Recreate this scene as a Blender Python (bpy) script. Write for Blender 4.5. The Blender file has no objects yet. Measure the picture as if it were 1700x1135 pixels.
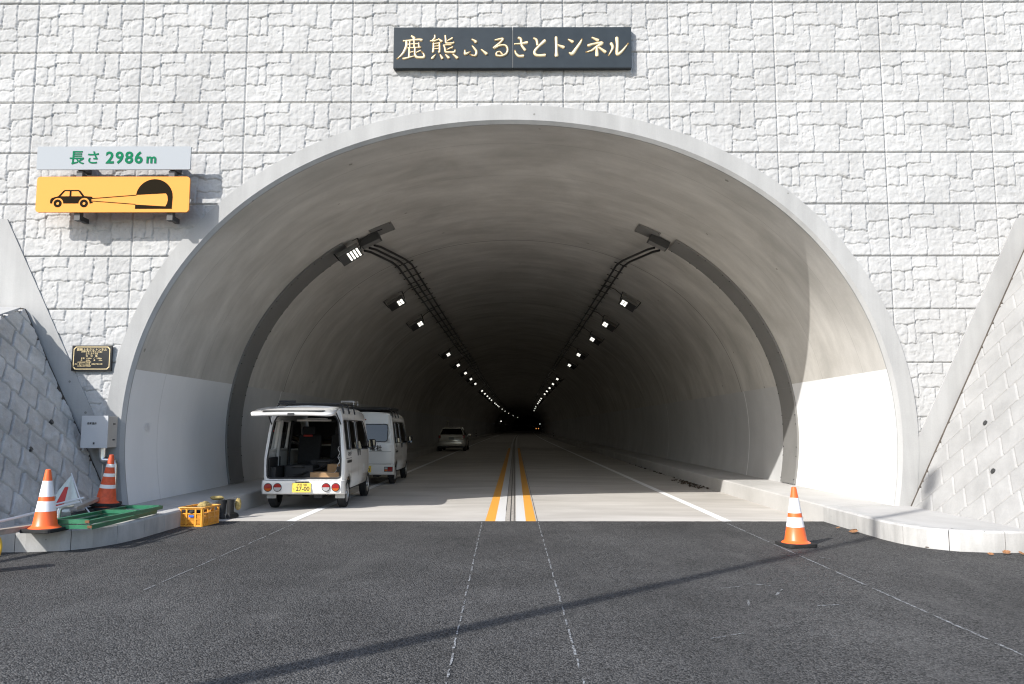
import bpy, bmesh, math, random
import numpy as np
from mathutils import Vector, Matrix, geometry
random.seed(7); RNG = np.random.default_rng(7)
R = math.radians
S = bpy.context.scene
COL = S.collection

# ------------------------------------------------------------------ camera, sky, sun, exposure
cd = bpy.data.cameras.new('camera'); cam = bpy.data.objects.new('camera', cd); COL.objects.link(cam)
cd.sensor_width = 36; cd.lens = 28.0; cd.clip_start = .05; cd.clip_end = 6000
cam.location = (.07, 0, 1.43); cam.rotation_euler = (R(90 + 6.11), 0, R(.217))
S.camera = cam
AZ, EL = 45.0, 35.2
W = bpy.data.worlds.new('World'); S.world = W; W.use_nodes = True
nt = W.node_tree; sky = nt.nodes.new('ShaderNodeTexSky'); sky.sky_type = 'NISHITA'; sky.sun_disc = False
sky.sun_elevation = R(EL); sky.sun_rotation = R(180 + AZ); sky.air_density = 1.0; sky.dust_density = 1.2
nt.links.new(sky.outputs[0], nt.nodes['Background'].inputs[0]); nt.nodes['Background'].inputs[1].default_value = .15
sl = bpy.data.lights.new('sun', 'SUN'); sl.energy = 3.4; sl.angle = R(.53); sl.color = (1, .97, .92)
so = bpy.data.objects.new('sun', sl); COL.objects.link(so)
so.rotation_euler = Vector((math.sin(R(AZ)) * math.cos(R(EL)), math.cos(R(AZ)) * math.cos(R(EL)), -math.sin(R(EL)))).to_track_quat('-Z', 'Y').to_euler()
so.location = (-30, -30, 30)
S.view_settings.view_transform = 'Standard'; S.view_settings.look = 'None'
S.view_settings.exposure = .85; S.view_settings.gamma = 1
S.cycles.filter_width = 1.15; S.cycles.max_bounces = 10; S.cycles.diffuse_bounces = 8

# ------------------------------------------------------------------ helpers
def tag(o, label=None, cat=None, group=None, kind=None):
    if label: o['label'] = label
    if cat: o['category'] = cat
    if group: o['group'] = group
    if kind: o['kind'] = kind
    return o

def thing(name, label, cat, loc=(0, 0, 0), rz=0, group=None):
    o = bpy.data.objects.new(name, None); COL.objects.link(o)
    o.empty_display_size = .2; o.location = loc; o.rotation_euler = (0, 0, rz)
    return tag(o, label, cat, group)

def link_mesh(name, me, mats, parent=None):
    o = bpy.data.objects.new(name, me); COL.objects.link(o)
    if not isinstance(mats, (list, tuple)): mats = [mats]
    for m in mats: me.materials.append(m)
    if parent: o.parent = parent
    return o

def copy_tree(o, parent=None):
    c = o.copy(); COL.objects.link(c)
    if parent: c.parent = parent
    for ch in list(o.children): copy_tree(ch, c)
    return c

class MB:
    def __init__(s): s.v = []; s.f = []; s.m = []
    def add(s, vs, fs, mi=0):
        b = len(s.v); s.v += [tuple(map(float, p)) for p in vs]
        for f in fs: s.f.append([b + i for i in f]); s.m.append(mi)
    def box(s, c, d, mi=0, M=None):
        x, y, z = d[0] / 2, d[1] / 2, d[2] / 2
        vs = [Vector((a * x, b * y, e * z)) for e in (-1, 1) for a, b in ((-1, -1), (1, -1), (1, 1), (-1, 1))]
        if M is not None: vs = [M @ p for p in vs]
        vs = [p + Vector(c) for p in vs]
        s.add(vs, [(3, 2, 1, 0), (4, 5, 6, 7), (0, 1, 5, 4), (1, 2, 6, 5), (2, 3, 7, 6), (3, 0, 4, 7)], mi)
    def bar(s, a, b, w, h, mi=0, up=(0, 0, 1)):
        a, b = Vector(a), Vector(b); t = (b - a); L = t.length; t.normalize()
        u = Vector(up); x = t.cross(u)
        if x.length < 1e-4: x = t.cross(Vector((1, 0, 0)))
        x.normalize(); u = x.cross(t)
        M = Matrix((x, t, u)).transposed()
        s.box((a + b) / 2, (w, L, h), mi, M)
    def tube(s, pts, r, n=8, mi=0, cap=True):
        pts = [Vector(p) for p in pts]; rings = []
        rs = r if isinstance(r, (list, tuple)) else [r] * len(pts)
        x = None; shut = (pts[0] - pts[-1]).length < 1e-6 and len(pts) > 3
        for i, p in enumerate(pts):
            a, b = pts[max(i - 1, 0)], pts[min(i + 1, len(pts) - 1)]
            if shut and i in (0, len(pts) - 1): a, b = pts[-2], pts[1]
            t = (b - a).normalized()
            if x is None:
                x = t.cross(Vector((0, 0, 1)))
                if x.length < .05: x = t.cross(Vector((0, 1, 0)))
            x = x - t * x.dot(t); x.normalize(); y = t.cross(x)      # frame carried along the path
            q = (pts[min(i + 1, len(pts) - 1)] - p); w = (p - pts[max(i - 1, 0)])
            rings.append([p + (x * math.cos(2 * math.pi * k / n) + y * math.sin(2 * math.pi * k / n)) * rs[i] for k in range(n)])
        s.loft(rings, mi, True, cap)
    def loft(s, rings, mi=0, closed=True, cap=False):
        n = len(rings[0]); vs = [p for r in rings for p in r]; fs = []
        for i in range(len(rings) - 1):
            for k in range(n if closed else n - 1):
                a = i * n + k; b = i * n + (k + 1) % n
                fs.append((a, b, b + n, a + n))
        if cap: fs += [tuple(range(n))[::-1], tuple((len(rings) - 1) * n + k for k in range(n))]
        s.add(vs, fs, mi)
    def lathe(s, prof, n=24, c=(0, 0, 0), mi=0, M=None, cap=True):
        rings = []
        for r, z in prof:
            ring = [Vector((r * math.cos(2 * math.pi * k / n), r * math.sin(2 * math.pi * k / n), z)) for k in range(n)]
            if M is not None: ring = [M @ p for p in ring]
            rings.append([p + Vector(c) for p in ring])
        s.loft(rings, mi, True, cap)
    def prism(s, poly, fn, d0, d1, mi=0, holes=()):
        """polygon (2-D, may have holes) between depths d0 and d1; fn(a, b, d) -> point"""
        loops = [list(poly)] + [list(h) for h in holes]
        flat = [p for l in loops for p in l]
        tri = geometry.tessellate_polygon([[Vector((p[0], p[1], 0)) for p in l] for l in loops])
        n = len(flat)
        vs = [fn(p[0], p[1], d0) for p in flat] + [fn(p[0], p[1], d1) for p in flat]
        fs = [tuple(t) for t in tri] + [tuple(i + n for i in reversed(t)) for t in tri]
        b = 0
        for l in loops:
            k = len(l)
            for i in range(k): fs.append((b + i, b + (i + 1) % k, n + b + (i + 1) % k, n + b + i))
            b += k
        s.add(vs, fs, mi)
    def build(s, name, mats, parent=None, smooth=None, bevel=0, fix=True, solid=0):
        me = bpy.data.meshes.new(name); me.from_pydata(s.v, [], s.f)
        for p, m in zip(me.polygons, s.m): p.material_index = m
        if fix:
            bm = bmesh.new(); bm.from_mesh(me); bmesh.ops.recalc_face_normals(bm, faces=bm.faces); bm.to_mesh(me); bm.free()
        if smooth is not None:
            me.polygons.foreach_set('use_smooth', [True] * len(me.polygons)); me.set_sharp_from_angle(angle=R(smooth))
        o = link_mesh(name, me, mats, parent)
        if solid:
            md = o.modifiers.new('shell', 'SOLIDIFY'); md.thickness = solid; md.offset = -1
        if bevel:
            md = o.modifiers.new('edge', 'BEVEL'); md.width = bevel; md.segments = 2; md.limit_method = 'ANGLE'; md.angle_limit = R(35)
        return o

def build_each(m, name, mats, parent=None, **k):
    """one object for every connected piece of the mesh builder"""
    par = list(range(len(m.v)))
    def find(i):
        while par[i] != i: par[i] = par[par[i]]; i = par[i]
        return i
    for f in m.f:
        a = find(f[0])
        for i in f[1:]: par[find(i)] = a
    groups = {}
    for f, mi in zip(m.f, m.m): groups.setdefault(find(f[0]), []).append((f, mi))
    for fs in groups.values():
        used = sorted({i for f, _ in fs for i in f}); rm = {j: i for i, j in enumerate(used)}; q = MB()
        q.v = [m.v[j] for j in used]; q.f = [[rm[i] for i in f] for f, _ in fs]; q.m = [mi for _, mi in fs]
        q.build(name, mats, parent, **k)

def big_mesh(name, co, q):
    me = bpy.data.meshes.new(name); q = np.ascontiguousarray(q)
    me.vertices.add(len(co)); me.vertices.foreach_set('co', co.ravel().astype(np.float32))
    me.loops.add(q.size); me.loops.foreach_set('vertex_index', q.ravel().astype(np.int32))
    me.polygons.add(len(q)); me.polygons.foreach_set('loop_start', np.arange(0, q.size, 4, dtype=np.int32))
    me.update(calc_edges=True); me.validate()
    return me

def one(kind, *a, **k):
    m = MB(); getattr(m, kind)(*a, **k); return m

def XZ(yfront):   # drawing plane facing -Y; d grows towards the viewer
    return lambda a, b, d: (a, yfront - d, b)
YZ = lambda a, b, d: (d, a, b)

def text_mesh(body, size, extrude=.002, bold=0.0, align='CENTER', spacing=1.0, shear=0, line=1.0):
    cu = bpy.data.curves.new('t', 'FONT'); cu.body = body; cu.size = size; cu.extrude = extrude; cu.offset = bold
    cu.align_x = align; cu.align_y = 'CENTER'; cu.space_character = spacing; cu.shear = shear; cu.space_line = line
    cu.resolution_u = 3
    o = bpy.data.objects.new('t', cu); COL.objects.link(o)
    bpy.context.view_layer.update(); dg = bpy.context.evaluated_depsgraph_get()
    me = bpy.data.meshes.new_from_object(o.evaluated_get(dg))
    bpy.data.objects.remove(o); bpy.data.curves.remove(cu)
    return me

def lettering(items, parent, mat, face='-Y', name='lettering'):
    """items: (text, size, (x, y, z), extrude, bold, kwargs) joined into one mesh"""
    m = MB()
    for body, size, pos, ex, bold, kw in items:
        me = text_mesh(body, size, ex, bold, **kw)
        sx = 1
        vs = []
        for v in me.vertices:
            x, y, z = v.co
            if face == '-Y': p = (x, -z, y)
            elif face == '+X': p = (z, x, y)
            vs.append((p[0] + pos[0], p[1] + pos[1], p[2] + pos[2]))
        m.add(vs, [tuple(p.vertices) for p in me.polygons])
        bpy.data.meshes.remove(me)
    return m.build(name, mat, parent, fix=False)

# ------------------------------------------------------------------ materials
def newmat(name):
    m = bpy.data.materials.new(name); m.use_nodes = True
    return m, m.node_tree, m.node_tree.nodes['Principled BSDF']

def N(nt, t, **kw):
    n = nt.nodes.new(t)
    for k, v in kw.items():
        if k in ('operation', 'blend_type', 'data_type', 'noise_dimensions', 'feature', 'wave_type', 'bands_direction'): setattr(n, k, v)
        else: n.inputs[k].default_value = v
    return n

def plain(name, col, rough=.5, metal=0, var=.0, scale=8, bump=0, bscale=60, coat=0, emit=None, spec=None):
    m, t, b = newmat(name)
    b.inputs['Base Color'].default_value = (*col, 1); b.inputs['Roughness'].default_value = rough; b.inputs['Metallic'].default_value = metal
    if spec is not None: b.inputs['Specular IOR Level'].default_value = spec
    if coat: b.inputs['Coat Weight'].default_value = coat
    tc = t.nodes.new('ShaderNodeTexCoord')
    if var:
        n = N(t, 'ShaderNodeTexNoise', Scale=scale, Detail=6, Roughness=.6); t.links.new(tc.outputs['Object'], n.inputs['Vector'])
        r = t.nodes.new('ShaderNodeValToRGB'); r.color_ramp.elements[0].position = .3; r.color_ramp.elements[1].position = .7
        r.color_ramp.elements[0].color = (*[c * (1 - var) for c in col], 1); r.color_ramp.elements[1].color = (*[min(1, c * (1 + var)) for c in col], 1)
        t.links.new(n.outputs['Fac'], r.inputs['Fac']); t.links.new(r.outputs['Color'], b.inputs['Base Color'])
    if bump:
        n2 = N(t, 'ShaderNodeTexNoise', Scale=bscale, Detail=5); t.links.new(tc.outputs['Object'], n2.inputs['Vector'])
        bp = N(t, 'ShaderNodeBump', Strength=bump, Distance=.01); t.links.new(n2.outputs['Fac'], bp.inputs['Height']); t.links.new(bp.outputs['Normal'], b.inputs['Normal'])
    if emit:
        b.inputs['Emission Color'].default_value = (*emit[0], 1); b.inputs['Emission Strength'].default_value = emit[1]
    return m

def concrete(name, c0, c1, scale=(.6, .6, .6), streak=None, fine=.06, bump=.25, rough=.85, pits=0, joints=None):
    """mottled concrete: large stains between c0 and c1, fine speckle, optional stretched streaks and drawn joints"""
    m, t, b = newmat(name); L = t.links.new
    b.inputs['Roughness'].default_value = rough; b.inputs['Specular IOR Level'].default_value = .25
    tc = t.nodes.new('ShaderNodeTexCoord')
    mp = t.nodes.new('ShaderNodeMapping'); mp.inputs['Scale'].default_value = scale; L(tc.outputs['Object'], mp.inputs['Vector'])
    n = N(t, 'ShaderNodeTexNoise', Scale=1, Detail=9, Roughness=.62, Distortion=.4); L(mp.outputs[0], n.inputs['Vector'])
    r = t.nodes.new('ShaderNodeValToRGB'); e = r.color_ramp.elements; e[0].position = .34; e[1].position = .66
    e[0].color = (*c0, 1); e[1].color = (*c1, 1); L(n.outputs['Fac'], r.inputs['Fac'])
    col = r.outputs['Color']
    if streak:
        mp2 = t.nodes.new('ShaderNodeMapping'); mp2.inputs['Scale'].default_value = streak[0]; L(tc.outputs['Object'], mp2.inputs['Vector'])
        n2 = N(t, 'ShaderNodeTexNoise', Scale=1, Detail=5, Roughness=.6); L(mp2.outputs[0], n2.inputs['Vector'])
        rr = t.nodes.new('ShaderNodeMapRange'); rr.inputs[1].default_value = .35; rr.inputs[2].default_value = .7; rr.inputs[3].default_value = 1 - streak[1]; rr.inputs[4].default_value = 1 + streak[1] * .5
        L(n2.outputs['Fac'], rr.inputs[0])
        mx = N(t, 'ShaderNodeVectorMath', operation='SCALE'); L(col, mx.inputs[0]); L(rr.outputs[0], mx.inputs['Scale']); col = mx.outputs[0]
    n3 = N(t, 'ShaderNodeTexNoise', Scale=55, Detail=6, Roughness=.7); L(tc.outputs['Object'], n3.inputs['Vector'])
    r3 = t.nodes.new('ShaderNodeMapRange'); r3.inputs[1].default_value = .3; r3.inputs[2].default_value = .7; r3.inputs[3].default_value = 1 - fine; r3.inputs[4].default_value = 1 + fine
    L(n3.outputs['Fac'], r3.inputs[0])
    mx = N(t, 'ShaderNodeVectorMath', operation='SCALE'); L(col, mx.inputs[0]); L(r3.outputs[0], mx.inputs['Scale']); col = mx.outputs[0]
    if pits:
        v = N(t, 'ShaderNodeTexVoronoi', Scale=pits); L(tc.outputs['Object'], v.inputs['Vector'])
        lt = N(t, 'ShaderNodeMath', operation='LESS_THAN'); L(v.outputs['Distance'], lt.inputs[0]); lt.inputs[1].default_value = .045
        mm = t.nodes.new('ShaderNodeMix'); mm.data_type = 'RGBA'; L(lt.outputs[0], mm.inputs['Factor']); L(col, mm.inputs['A']); mm.inputs['B'].default_value = (c0[0] * .6, c0[1] * .6, c0[2] * .58, 1); col = mm.outputs['Result']
    for ax, off, per, wid, jc, fac in (joints or []):
        sp = t.nodes.new('ShaderNodeSeparateXYZ'); L(tc.outputs['Object'], sp.inputs[0])
        a = N(t, 'ShaderNodeMath', operation='SUBTRACT'); L(sp.outputs[ax], a.inputs[0]); a.inputs[1].default_value = off
        w = N(t, 'ShaderNodeMath', operation='PINGPONG'); L(a.outputs[0], w.inputs[0]); w.inputs[1].default_value = per / 2
        lt = N(t, 'ShaderNodeMath', operation='LESS_THAN'); L(w.outputs[0], lt.inputs[0]); lt.inputs[1].default_value = wid / 2
        fm = N(t, 'ShaderNodeMath', operation='MULTIPLY'); L(lt.outputs[0], fm.inputs[0]); fm.inputs[1].default_value = fac
        mm = t.nodes.new('ShaderNodeMix'); mm.data_type = 'RGBA'; L(fm.outputs[0], mm.inputs['Factor']); L(col, mm.inputs['A']); mm.inputs['B'].default_value = (*jc, 1); col = mm.outputs['Result']
    L(col, b.inputs['Base Color'])
    bp = N(t, 'ShaderNodeBump', Strength=bump, Distance=.006); L(n3.outputs['Fac'], bp.inputs['Height']); L(bp.outputs['Normal'], b.inputs['Normal'])
    return m

def asphalt_mat():
    m, t, b = newmat('asphalt'); L = t.links.new
    b.inputs['Roughness'].default_value = .8; b.inputs['Specular IOR Level'].default_value = .35
    tc = t.nodes.new('ShaderNodeTexCoord')
    v = N(t, 'ShaderNodeTexVoronoi', Scale=85); L(tc.outputs['Object'], v.inputs['Vector'])
    vr = t.nodes.new('ShaderNodeValToRGB'); e = vr.color_ramp.elements; e[0].position = .0; e[0].color = (.006, .006, .0065, 1); e[1].position = 1; e[1].color = (.100, .098, .096, 1)
    sp = t.nodes.new('ShaderNodeSeparateColor'); L(v.outputs['Color'], sp.inputs[0]); L(sp.outputs[0], vr.inputs['Fac'])
    n = N(t, 'ShaderNodeTexNoise', Scale=.55, Detail=8, Roughness=.6); L(tc.outputs['Object'], n.inputs['Vector'])
    mr = t.nodes.new('ShaderNodeMapRange'); mr.inputs[1].default_value = .3; mr.inputs[2].default_value = .72; mr.inputs[3].default_value = .70; mr.inputs[4].default_value = 1.40; L(n.outputs['Fac'], mr.inputs[0])
    mx = N(t, 'ShaderNodeVectorMath', operation='SCALE'); L(vr.outputs['Color'], mx.inputs[0]); L(mr.outputs[0], mx.inputs['Scale'])
    # pale dusty scuffs
    mp = t.nodes.new('ShaderNodeMapping'); mp.inputs['Scale'].default_value = (1.1, .35, 1); mp.inputs['Rotation'].default_value = (0, 0, .35); L(tc.outputs['Object'], mp.inputs['Vector'])
    n2 = N(t, 'ShaderNodeTexNoise', Scale=1.6, Detail=9, Roughness=.68); L(mp.outputs[0], n2.inputs['Vector'])
    m2 = t.nodes.new('ShaderNodeMapRange'); m2.inputs[1].default_value = .52; m2.inputs[2].default_value = .76; m2.inputs[3].default_value = 0; m2.inputs[4].default_value = .55; L(n2.outputs['Fac'], m2.inputs[0])
    mm = t.nodes.new('ShaderNodeMix'); mm.data_type = 'RGBA'; L(m2.outputs[0], mm.inputs['Factor']); L(mx.outputs[0], mm.inputs['A']); mm.inputs['B'].default_value = (.115, .112, .108, 1)
    # bright pale chips
    v3 = N(t, 'ShaderNodeTexVoronoi', Scale=14); L(tc.outputs['Object'], v3.inputs['Vector'])
    lt = N(t, 'ShaderNodeMath', operation='LESS_THAN'); L(v3.outputs['Distance'], lt.inputs[0]); lt.inputs[1].default_value = .05
    m4 = t.nodes.new('ShaderNodeMix'); m4.data_type = 'RGBA'; L(lt.outputs[0], m4.inputs['Factor']); L(mm.outputs['Result'], m4.inputs['A']); m4.inputs['B'].default_value = (.14, .135, .125, 1)
    L(m4.outputs['Result'], b.inputs['Base Color'])
    sub = N(t, 'ShaderNodeMath', operation='SUBTRACT'); sub.inputs[0].default_value = 1; L(v.outputs['Distance'], sub.inputs[1])
    bp = N(t, 'ShaderNodeBump', Strength=1, Distance=.012); L(sub.outputs[0], bp.inputs['Height']); L(bp.outputs['Normal'], b.inputs['Normal'])
    return m

def worn_paint(name, col, under, amount, scale=22, rough=.7):
    """paint worn through to what lies under it"""
    m, t, b = newmat(name); L = t.links.new; b.inputs['Roughness'].default_value = rough
    tc = t.nodes.new('ShaderNodeTexCoord')
    n = N(t, 'ShaderNodeTexNoise', Scale=scale, Detail=8, Roughness=.75); L(tc.outputs['Object'], n.inputs['Vector'])
    r = t.nodes.new('ShaderNodeMapRange'); r.inputs[1].default_value = amount - .06; r.inputs[2].default_value = amount + .06; L(n.outputs['Fac'], r.inputs[0])
    mm = t.nodes.new('ShaderNodeMix'); mm.data_type = 'RGBA'; L(r.outputs[0], mm.inputs['Factor']); mm.inputs['A'].default_value = (*under, 1); mm.inputs['B'].default_value = (*col, 1)
    L(mm.outputs['Result'], b.inputs['Base Color'])
    return m

def glass_mat(name, tint, refl=1.0):
    m, t, b = newmat(name); L = t.links.new
    out = t.nodes['Material Output']; t.nodes.remove(b)
    tr = t.nodes.new('ShaderNodeBsdfTransparent'); tr.inputs[0].default_value = (*tint, 1)
    gl = t.nodes.new('ShaderNodeBsdfGlossy'); gl.inputs['Roughness'].default_value = .02; gl.inputs[0].default_value = (refl, refl, refl, 1)
    fr = t.nodes.new('ShaderNodeFresnel'); fr.inputs[0].default_value = 1.6
    mx = t.nodes.new('ShaderNodeMixShader'); L(fr.outputs[0], mx.inputs[0]); L(tr.outputs[0], mx.inputs[1]); L(gl.outputs[0], mx.inputs[2]); L(mx.outputs[0], out.inputs[0])
    return m

M = {}
M['stone'] = concrete('pale_formliner_concrete', (.375, .373, .367), (.45, .448, .441), (.9, .9, .9), ((3, 3, .5), .05), .08, .6, pits=9)
M['smooth'] = concrete('smooth_pale_concrete', (.345, .343, .336), (.40, .398, .39), (.7, .7, .7), ((4, 4, .35), .11), .045, .15, pits=2.2)
M['vault'] = concrete('grey_lining_concrete', (.46, .442, .41), (.60, .58, .545), (.75, .95, .75), ((.5, 2.0, .5), .13), .05, .15, pits=1.3,
                      joints=[(1, 20.4, 10.5, .05, (.12, .11, .1), .6), (1, 22.0, 1.75, .012, (.17, .16, .15), .35)])
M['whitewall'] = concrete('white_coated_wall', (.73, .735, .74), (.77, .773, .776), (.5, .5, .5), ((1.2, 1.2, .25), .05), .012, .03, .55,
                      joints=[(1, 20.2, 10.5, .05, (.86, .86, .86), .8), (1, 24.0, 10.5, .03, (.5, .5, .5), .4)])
M['innerwall'] = concrete('darkened_side_wall', (.44, .44, .437), (.52, .52, .516), (.5, .5, .5), ((1.2, 1.2, .25), .07), .015, .03, .6,
                      joints=[(1, 20.2, 10.5, .05, (.80, .80, .80), .8), (1, 24.0, 10.5, .03, (.3, .3, .3), .4)])  # lower wall past the cover strips, base colour set darker than at the mouth
M['slab'] = concrete('concrete_road', (.42, .395, .36), (.54, .515, .48), (.35, .9, 1), ((.25, 2.2, 1), .10), .04, .15, .75,
                     joints=[(1, 17.5, 5.0, .012, (.25, .23, .21), .5)])
M['kerb'] = concrete('kerb_concrete', (.39, .384, .37), (.475, .467, .453), (1.4, 1.4, 1.4), ((5, 5, 1.2), .18), .05, .2, pits=5)
M['walk'] = concrete('pavement_concrete', (.385, .376, .36), (.475, .466, .45), (1.1, .7, 1), None, .05, .2)
M['block_left'] = concrete('grey_masonry_blocks', (.38, .37, .354), (.53, .515, .493), (1.6, 1.6, 1.6), ((9, 2, 2), .12), .10, .6, pits=12)
M['block_right'] = concrete('pale_masonry_blocks', (.30, .297, .29), (.37, .366, .358), (1.3, 1.3, 1.3), ((9, 2, 2), .06), .06, .4, pits=12)
M['cover'] = concrete('grey_coated_steel_cover', (.175, .172, .165), (.21, .206, .198), (.7, .7, .7), None, .02, .02, .5)
M['asphalt'] = asphalt_mat()
M['earth'] = plain('earth', (.16, .14, .10), .95, var=.4, scale=.3, bump=.5, bscale=4)
M['hill'] = plain('hill_scrub', (.07, .085, .04), .95, var=.5, scale=.4, bump=1, bscale=2)
M['yellowline'] = worn_paint('orange_road_paint', (.70, .33, .045), (.48, .36, .2), .27, 30)
M['whiteline'] = worn_paint('white_road_paint', (.78, .78, .77), (.5, .48, .45), .30, 30)
M['paleline'] = worn_paint('pale_road_paint', (.60, .595, .58), (.5, .48, .45), .34, 30)
M['rumble'] = worn_paint('grey_joint_filler', (.40, .37, .33), (.14, .13, .12), .42, 18)
M['chalk'] = worn_paint('chalk', (.27, .28, .29), (.055, .055, .056), .50, 38, .9)
M['tar'] = plain('tar_seal', (.05, .047, .044), .8)
M['black'] = plain('black_plastic', (.018, .018, .019), .45)
M['joint'] = plain('brown_joint_filler', (.07, .058, .047), .9, var=.4, scale=9)
M['rubber'] = plain('black_rubber', (.014, .014, .014), .8, var=.3, scale=20, bump=.2)
M['steel'] = plain('brushed_steel', (.62, .61, .59), .28, 1)
M['zinc'] = plain('zinc_steel', (.46, .46, .45), .45, .8, var=.1)
M['darksteel'] = plain('dark_steel', (.06, .06, .06), .5, .3)
M['conduit'] = plain('black_conduit', (.012, .012, .012), .5)
M['lamphouse'] = plain('grey_lamp_housing', (.22, .215, .205), .5, .2)
M['lamplit'] = plain('lit_lamp_glass', (.9, .9, .85), .3, emit=((1, .98, .88), .85))
M['orange'] = plain('orange_plastic', (.86, .135, .028), .38, var=.06, scale=7)
M['dirtyorange'] = plain('dirty_orange_plastic', (.60, .085, .025), .6, var=.22, scale=16)
M['reflwhite'] = plain('white_reflective_band', (.82, .81, .83), .4, var=.03)
M['wornwhite'] = worn_paint('worn_white_band', (.75, .74, .72), (.55, .08, .025), .36, 14)
M['granite'] = plain('dark_polished_stone', (.028, .035, .040), .35, var=.12, scale=5, spec=.35)
M['gold'] = plain('pale_gold_leaf', (.72, .61, .40), .45, .15)
M['edgeshade'] = plain('brown_edge_shade', (.23, .14, .04), .6)  # brown outline colour, paints the shade inside carved letter edges
M['plaqueblack'] = plain('black_plaque', (.012, .012, .013), .3)
M['plaquegold'] = plain('plaque_gold', (.66, .53, .30), .4, .3)
M['signwhite'] = plain('white_sign_sheet', (.34, .36, .38), .6, spec=.15)
M['signgreen'] = plain('green_letter', (.012, .155, .075), .9, spec=.05)
M['signyellow'] = plain('yellow_sign_sheet', (.80, .325, .075), .7, spec=.1)
M['signblack'] = plain('black_symbol', (.016, .012, .007), .9, spec=.05)
M['boxgrey'] = plain('grey_painted_steel', (.50, .505, .51), .45, var=.03, scale=3)
M['boxside'] = plain('beige_steel', (.46, .43, .39), .4)
M['ink'] = plain('black_ink', (.03, .03, .03), .6)
M['green'] = plain('green_painted_steel', (.022, .15, .075), .4, var=.18, scale=9)
M['rust'] = plain('rusty_edge', (.16, .07, .03), .8)
M['crate'] = plain('yellow_crate_plastic', (.80, .36, .045), .4, var=.06, scale=12)
M['crateblue'] = plain('blue_sticker', (.02, .12, .5), .5)
M['straw'] = plain('straw_cloth', (.36, .27, .10), .9, var=.4, scale=30)
M['cloth'] = plain('dark_cloth', (.03, .03, .032), .9, var=.4, scale=25)
M['flagwhite'] = plain('white_flag_cloth', (.62, .66, .60), .85, var=.08, scale=10)
M['flagred'] = plain('red_flag_cloth', (.55, .06, .05), .85)
M['whitepipe'] = plain('white_pipe', (.66, .67, .68), .4)
M['timber'] = plain('grey_timber', (.30, .265, .22), .85, var=.25, scale=10)
M['hose'] = plain('yellow_hose', (.72, .45, .03), .4)
M['vanwhite'] = plain('white_car_paint', (.70, .69, .665), .28, var=.03, scale=2, coat=.4)
M['vanwhite2'] = plain('off_white_car_paint', (.66, .65, .62), .3, var=.03, scale=2, coat=.3)
M['vaninner'] = plain('van_inner_paint', (.45, .45, .44), .5)
M['darktrim'] = plain('dark_trim', (.02, .02, .021), .7, var=.2)
M['headliner'] = plain('grey_headliner', (.12, .12, .115), .9)
M['seat'] = plain('dark_seat_cloth', (.03, .03, .033), .9, var=.2, scale=20)
M['redlens'] = plain('red_lens', (.26, .010, .010), .2, coat=.6)
M['amber'] = plain('amber_lens', (.42, .085, .008), .2, coat=.6)
M['clearlens'] = plain('clear_lens', (.36, .36, .36), .15, coat=.6)
M['plateyellow'] = plain('yellow_plate', (.80, .58, .09), .4)
M['rim'] = plain('steel_wheel', (.42, .42, .41), .35, .7)
M['board'] = plain('cardboard', (.36, .22, .11), .85, var=.12, scale=7)
M['plywood'] = plain('plywood_floor', (.30, .22, .15), .8, var=.15, scale=6)
M['carpaint'] = plain('silver_beige_car_paint', (.74, .71, .66), .25, .25, coat=.7)
M['glass'] = glass_mat('clear_glass', (.72, .76, .74))
M['tinted'] = glass_mat('dark_tinted_glass', (.10, .11, .115))
M['mirrorglass'] = plain('mirror_glass', (.22, .24, .27), .05, 1)
M['leaf'] = plain('dry_leaf', (.24, .115, .05), .8, var=.4, scale=40)
M['litter'] = plain('dark_leaf_litter', (.045, .032, .02), .9, var=.5, scale=30)
M['lamppole'] = plain('grey_lamp_pole', (.35, .35, .35), .45, .5)

# ------------------------------------------------------------------ tunnel profile and axis
YP = 12.40                      # plane of the portal wall
SW = .24                        # height of the pavement above the road
def prof_r(phi): return 5.2883 + .98449 * phi**2 - .42078 * phi**4 + .05354 * phi**6
def profile(off=0.0, n=41, zmin=SW):
    """half arch from the springing on the left over the crown to the right, offset outwards"""
    ph = np.linspace(-1.72, 1.72, 4 * n + 1); r = prof_r(ph)
    x = r * np.sin(ph); z = 1.0 + r * np.cos(ph)
    dx = np.gradient(x); dz = np.gradient(z); l = np.hypot(dx, dz)
    nx, nz = -dz / l, dx / l
    x = x + nx * off; z = z + nz * off
    k = z > zmin; x, z = x[k], z[k]
    # close exactly at zmin
    i, j = 0, len(x) - 1
    x = np.concatenate([[x[0] - (x[1] - x[0]) * (z[0] - zmin) / max(1e-6, z[1] - z[0])], x, [x[-1] + (x[-1] - x[-2]) * (z[-1] - zmin) / max(1e-6, z[-2] - z[-1])]])
    z = np.concatenate([[zmin], z, [zmin]])
    return x, z
def arch_x(z):
    x, zz = profile(); h = x > 0
    return float(np.interp(z, zz[h][::-1], x[h][::-1]))
def arch_z(x):
    xx, zz = profile(); k = zz > 2.2
    return float(np.interp(x, xx[k], zz[k]))
def cx(s): return 0.0 if s < 60 else (s - 60)**2 / 14400.0
STA = [YP] + list(np.arange(13, 60, 3.0)) + list(np.arange(60, 240, 10.0)) + list(np.arange(240, 1300, 20.0))
TP = 2.33                       # top of the white coating on the side walls

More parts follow.
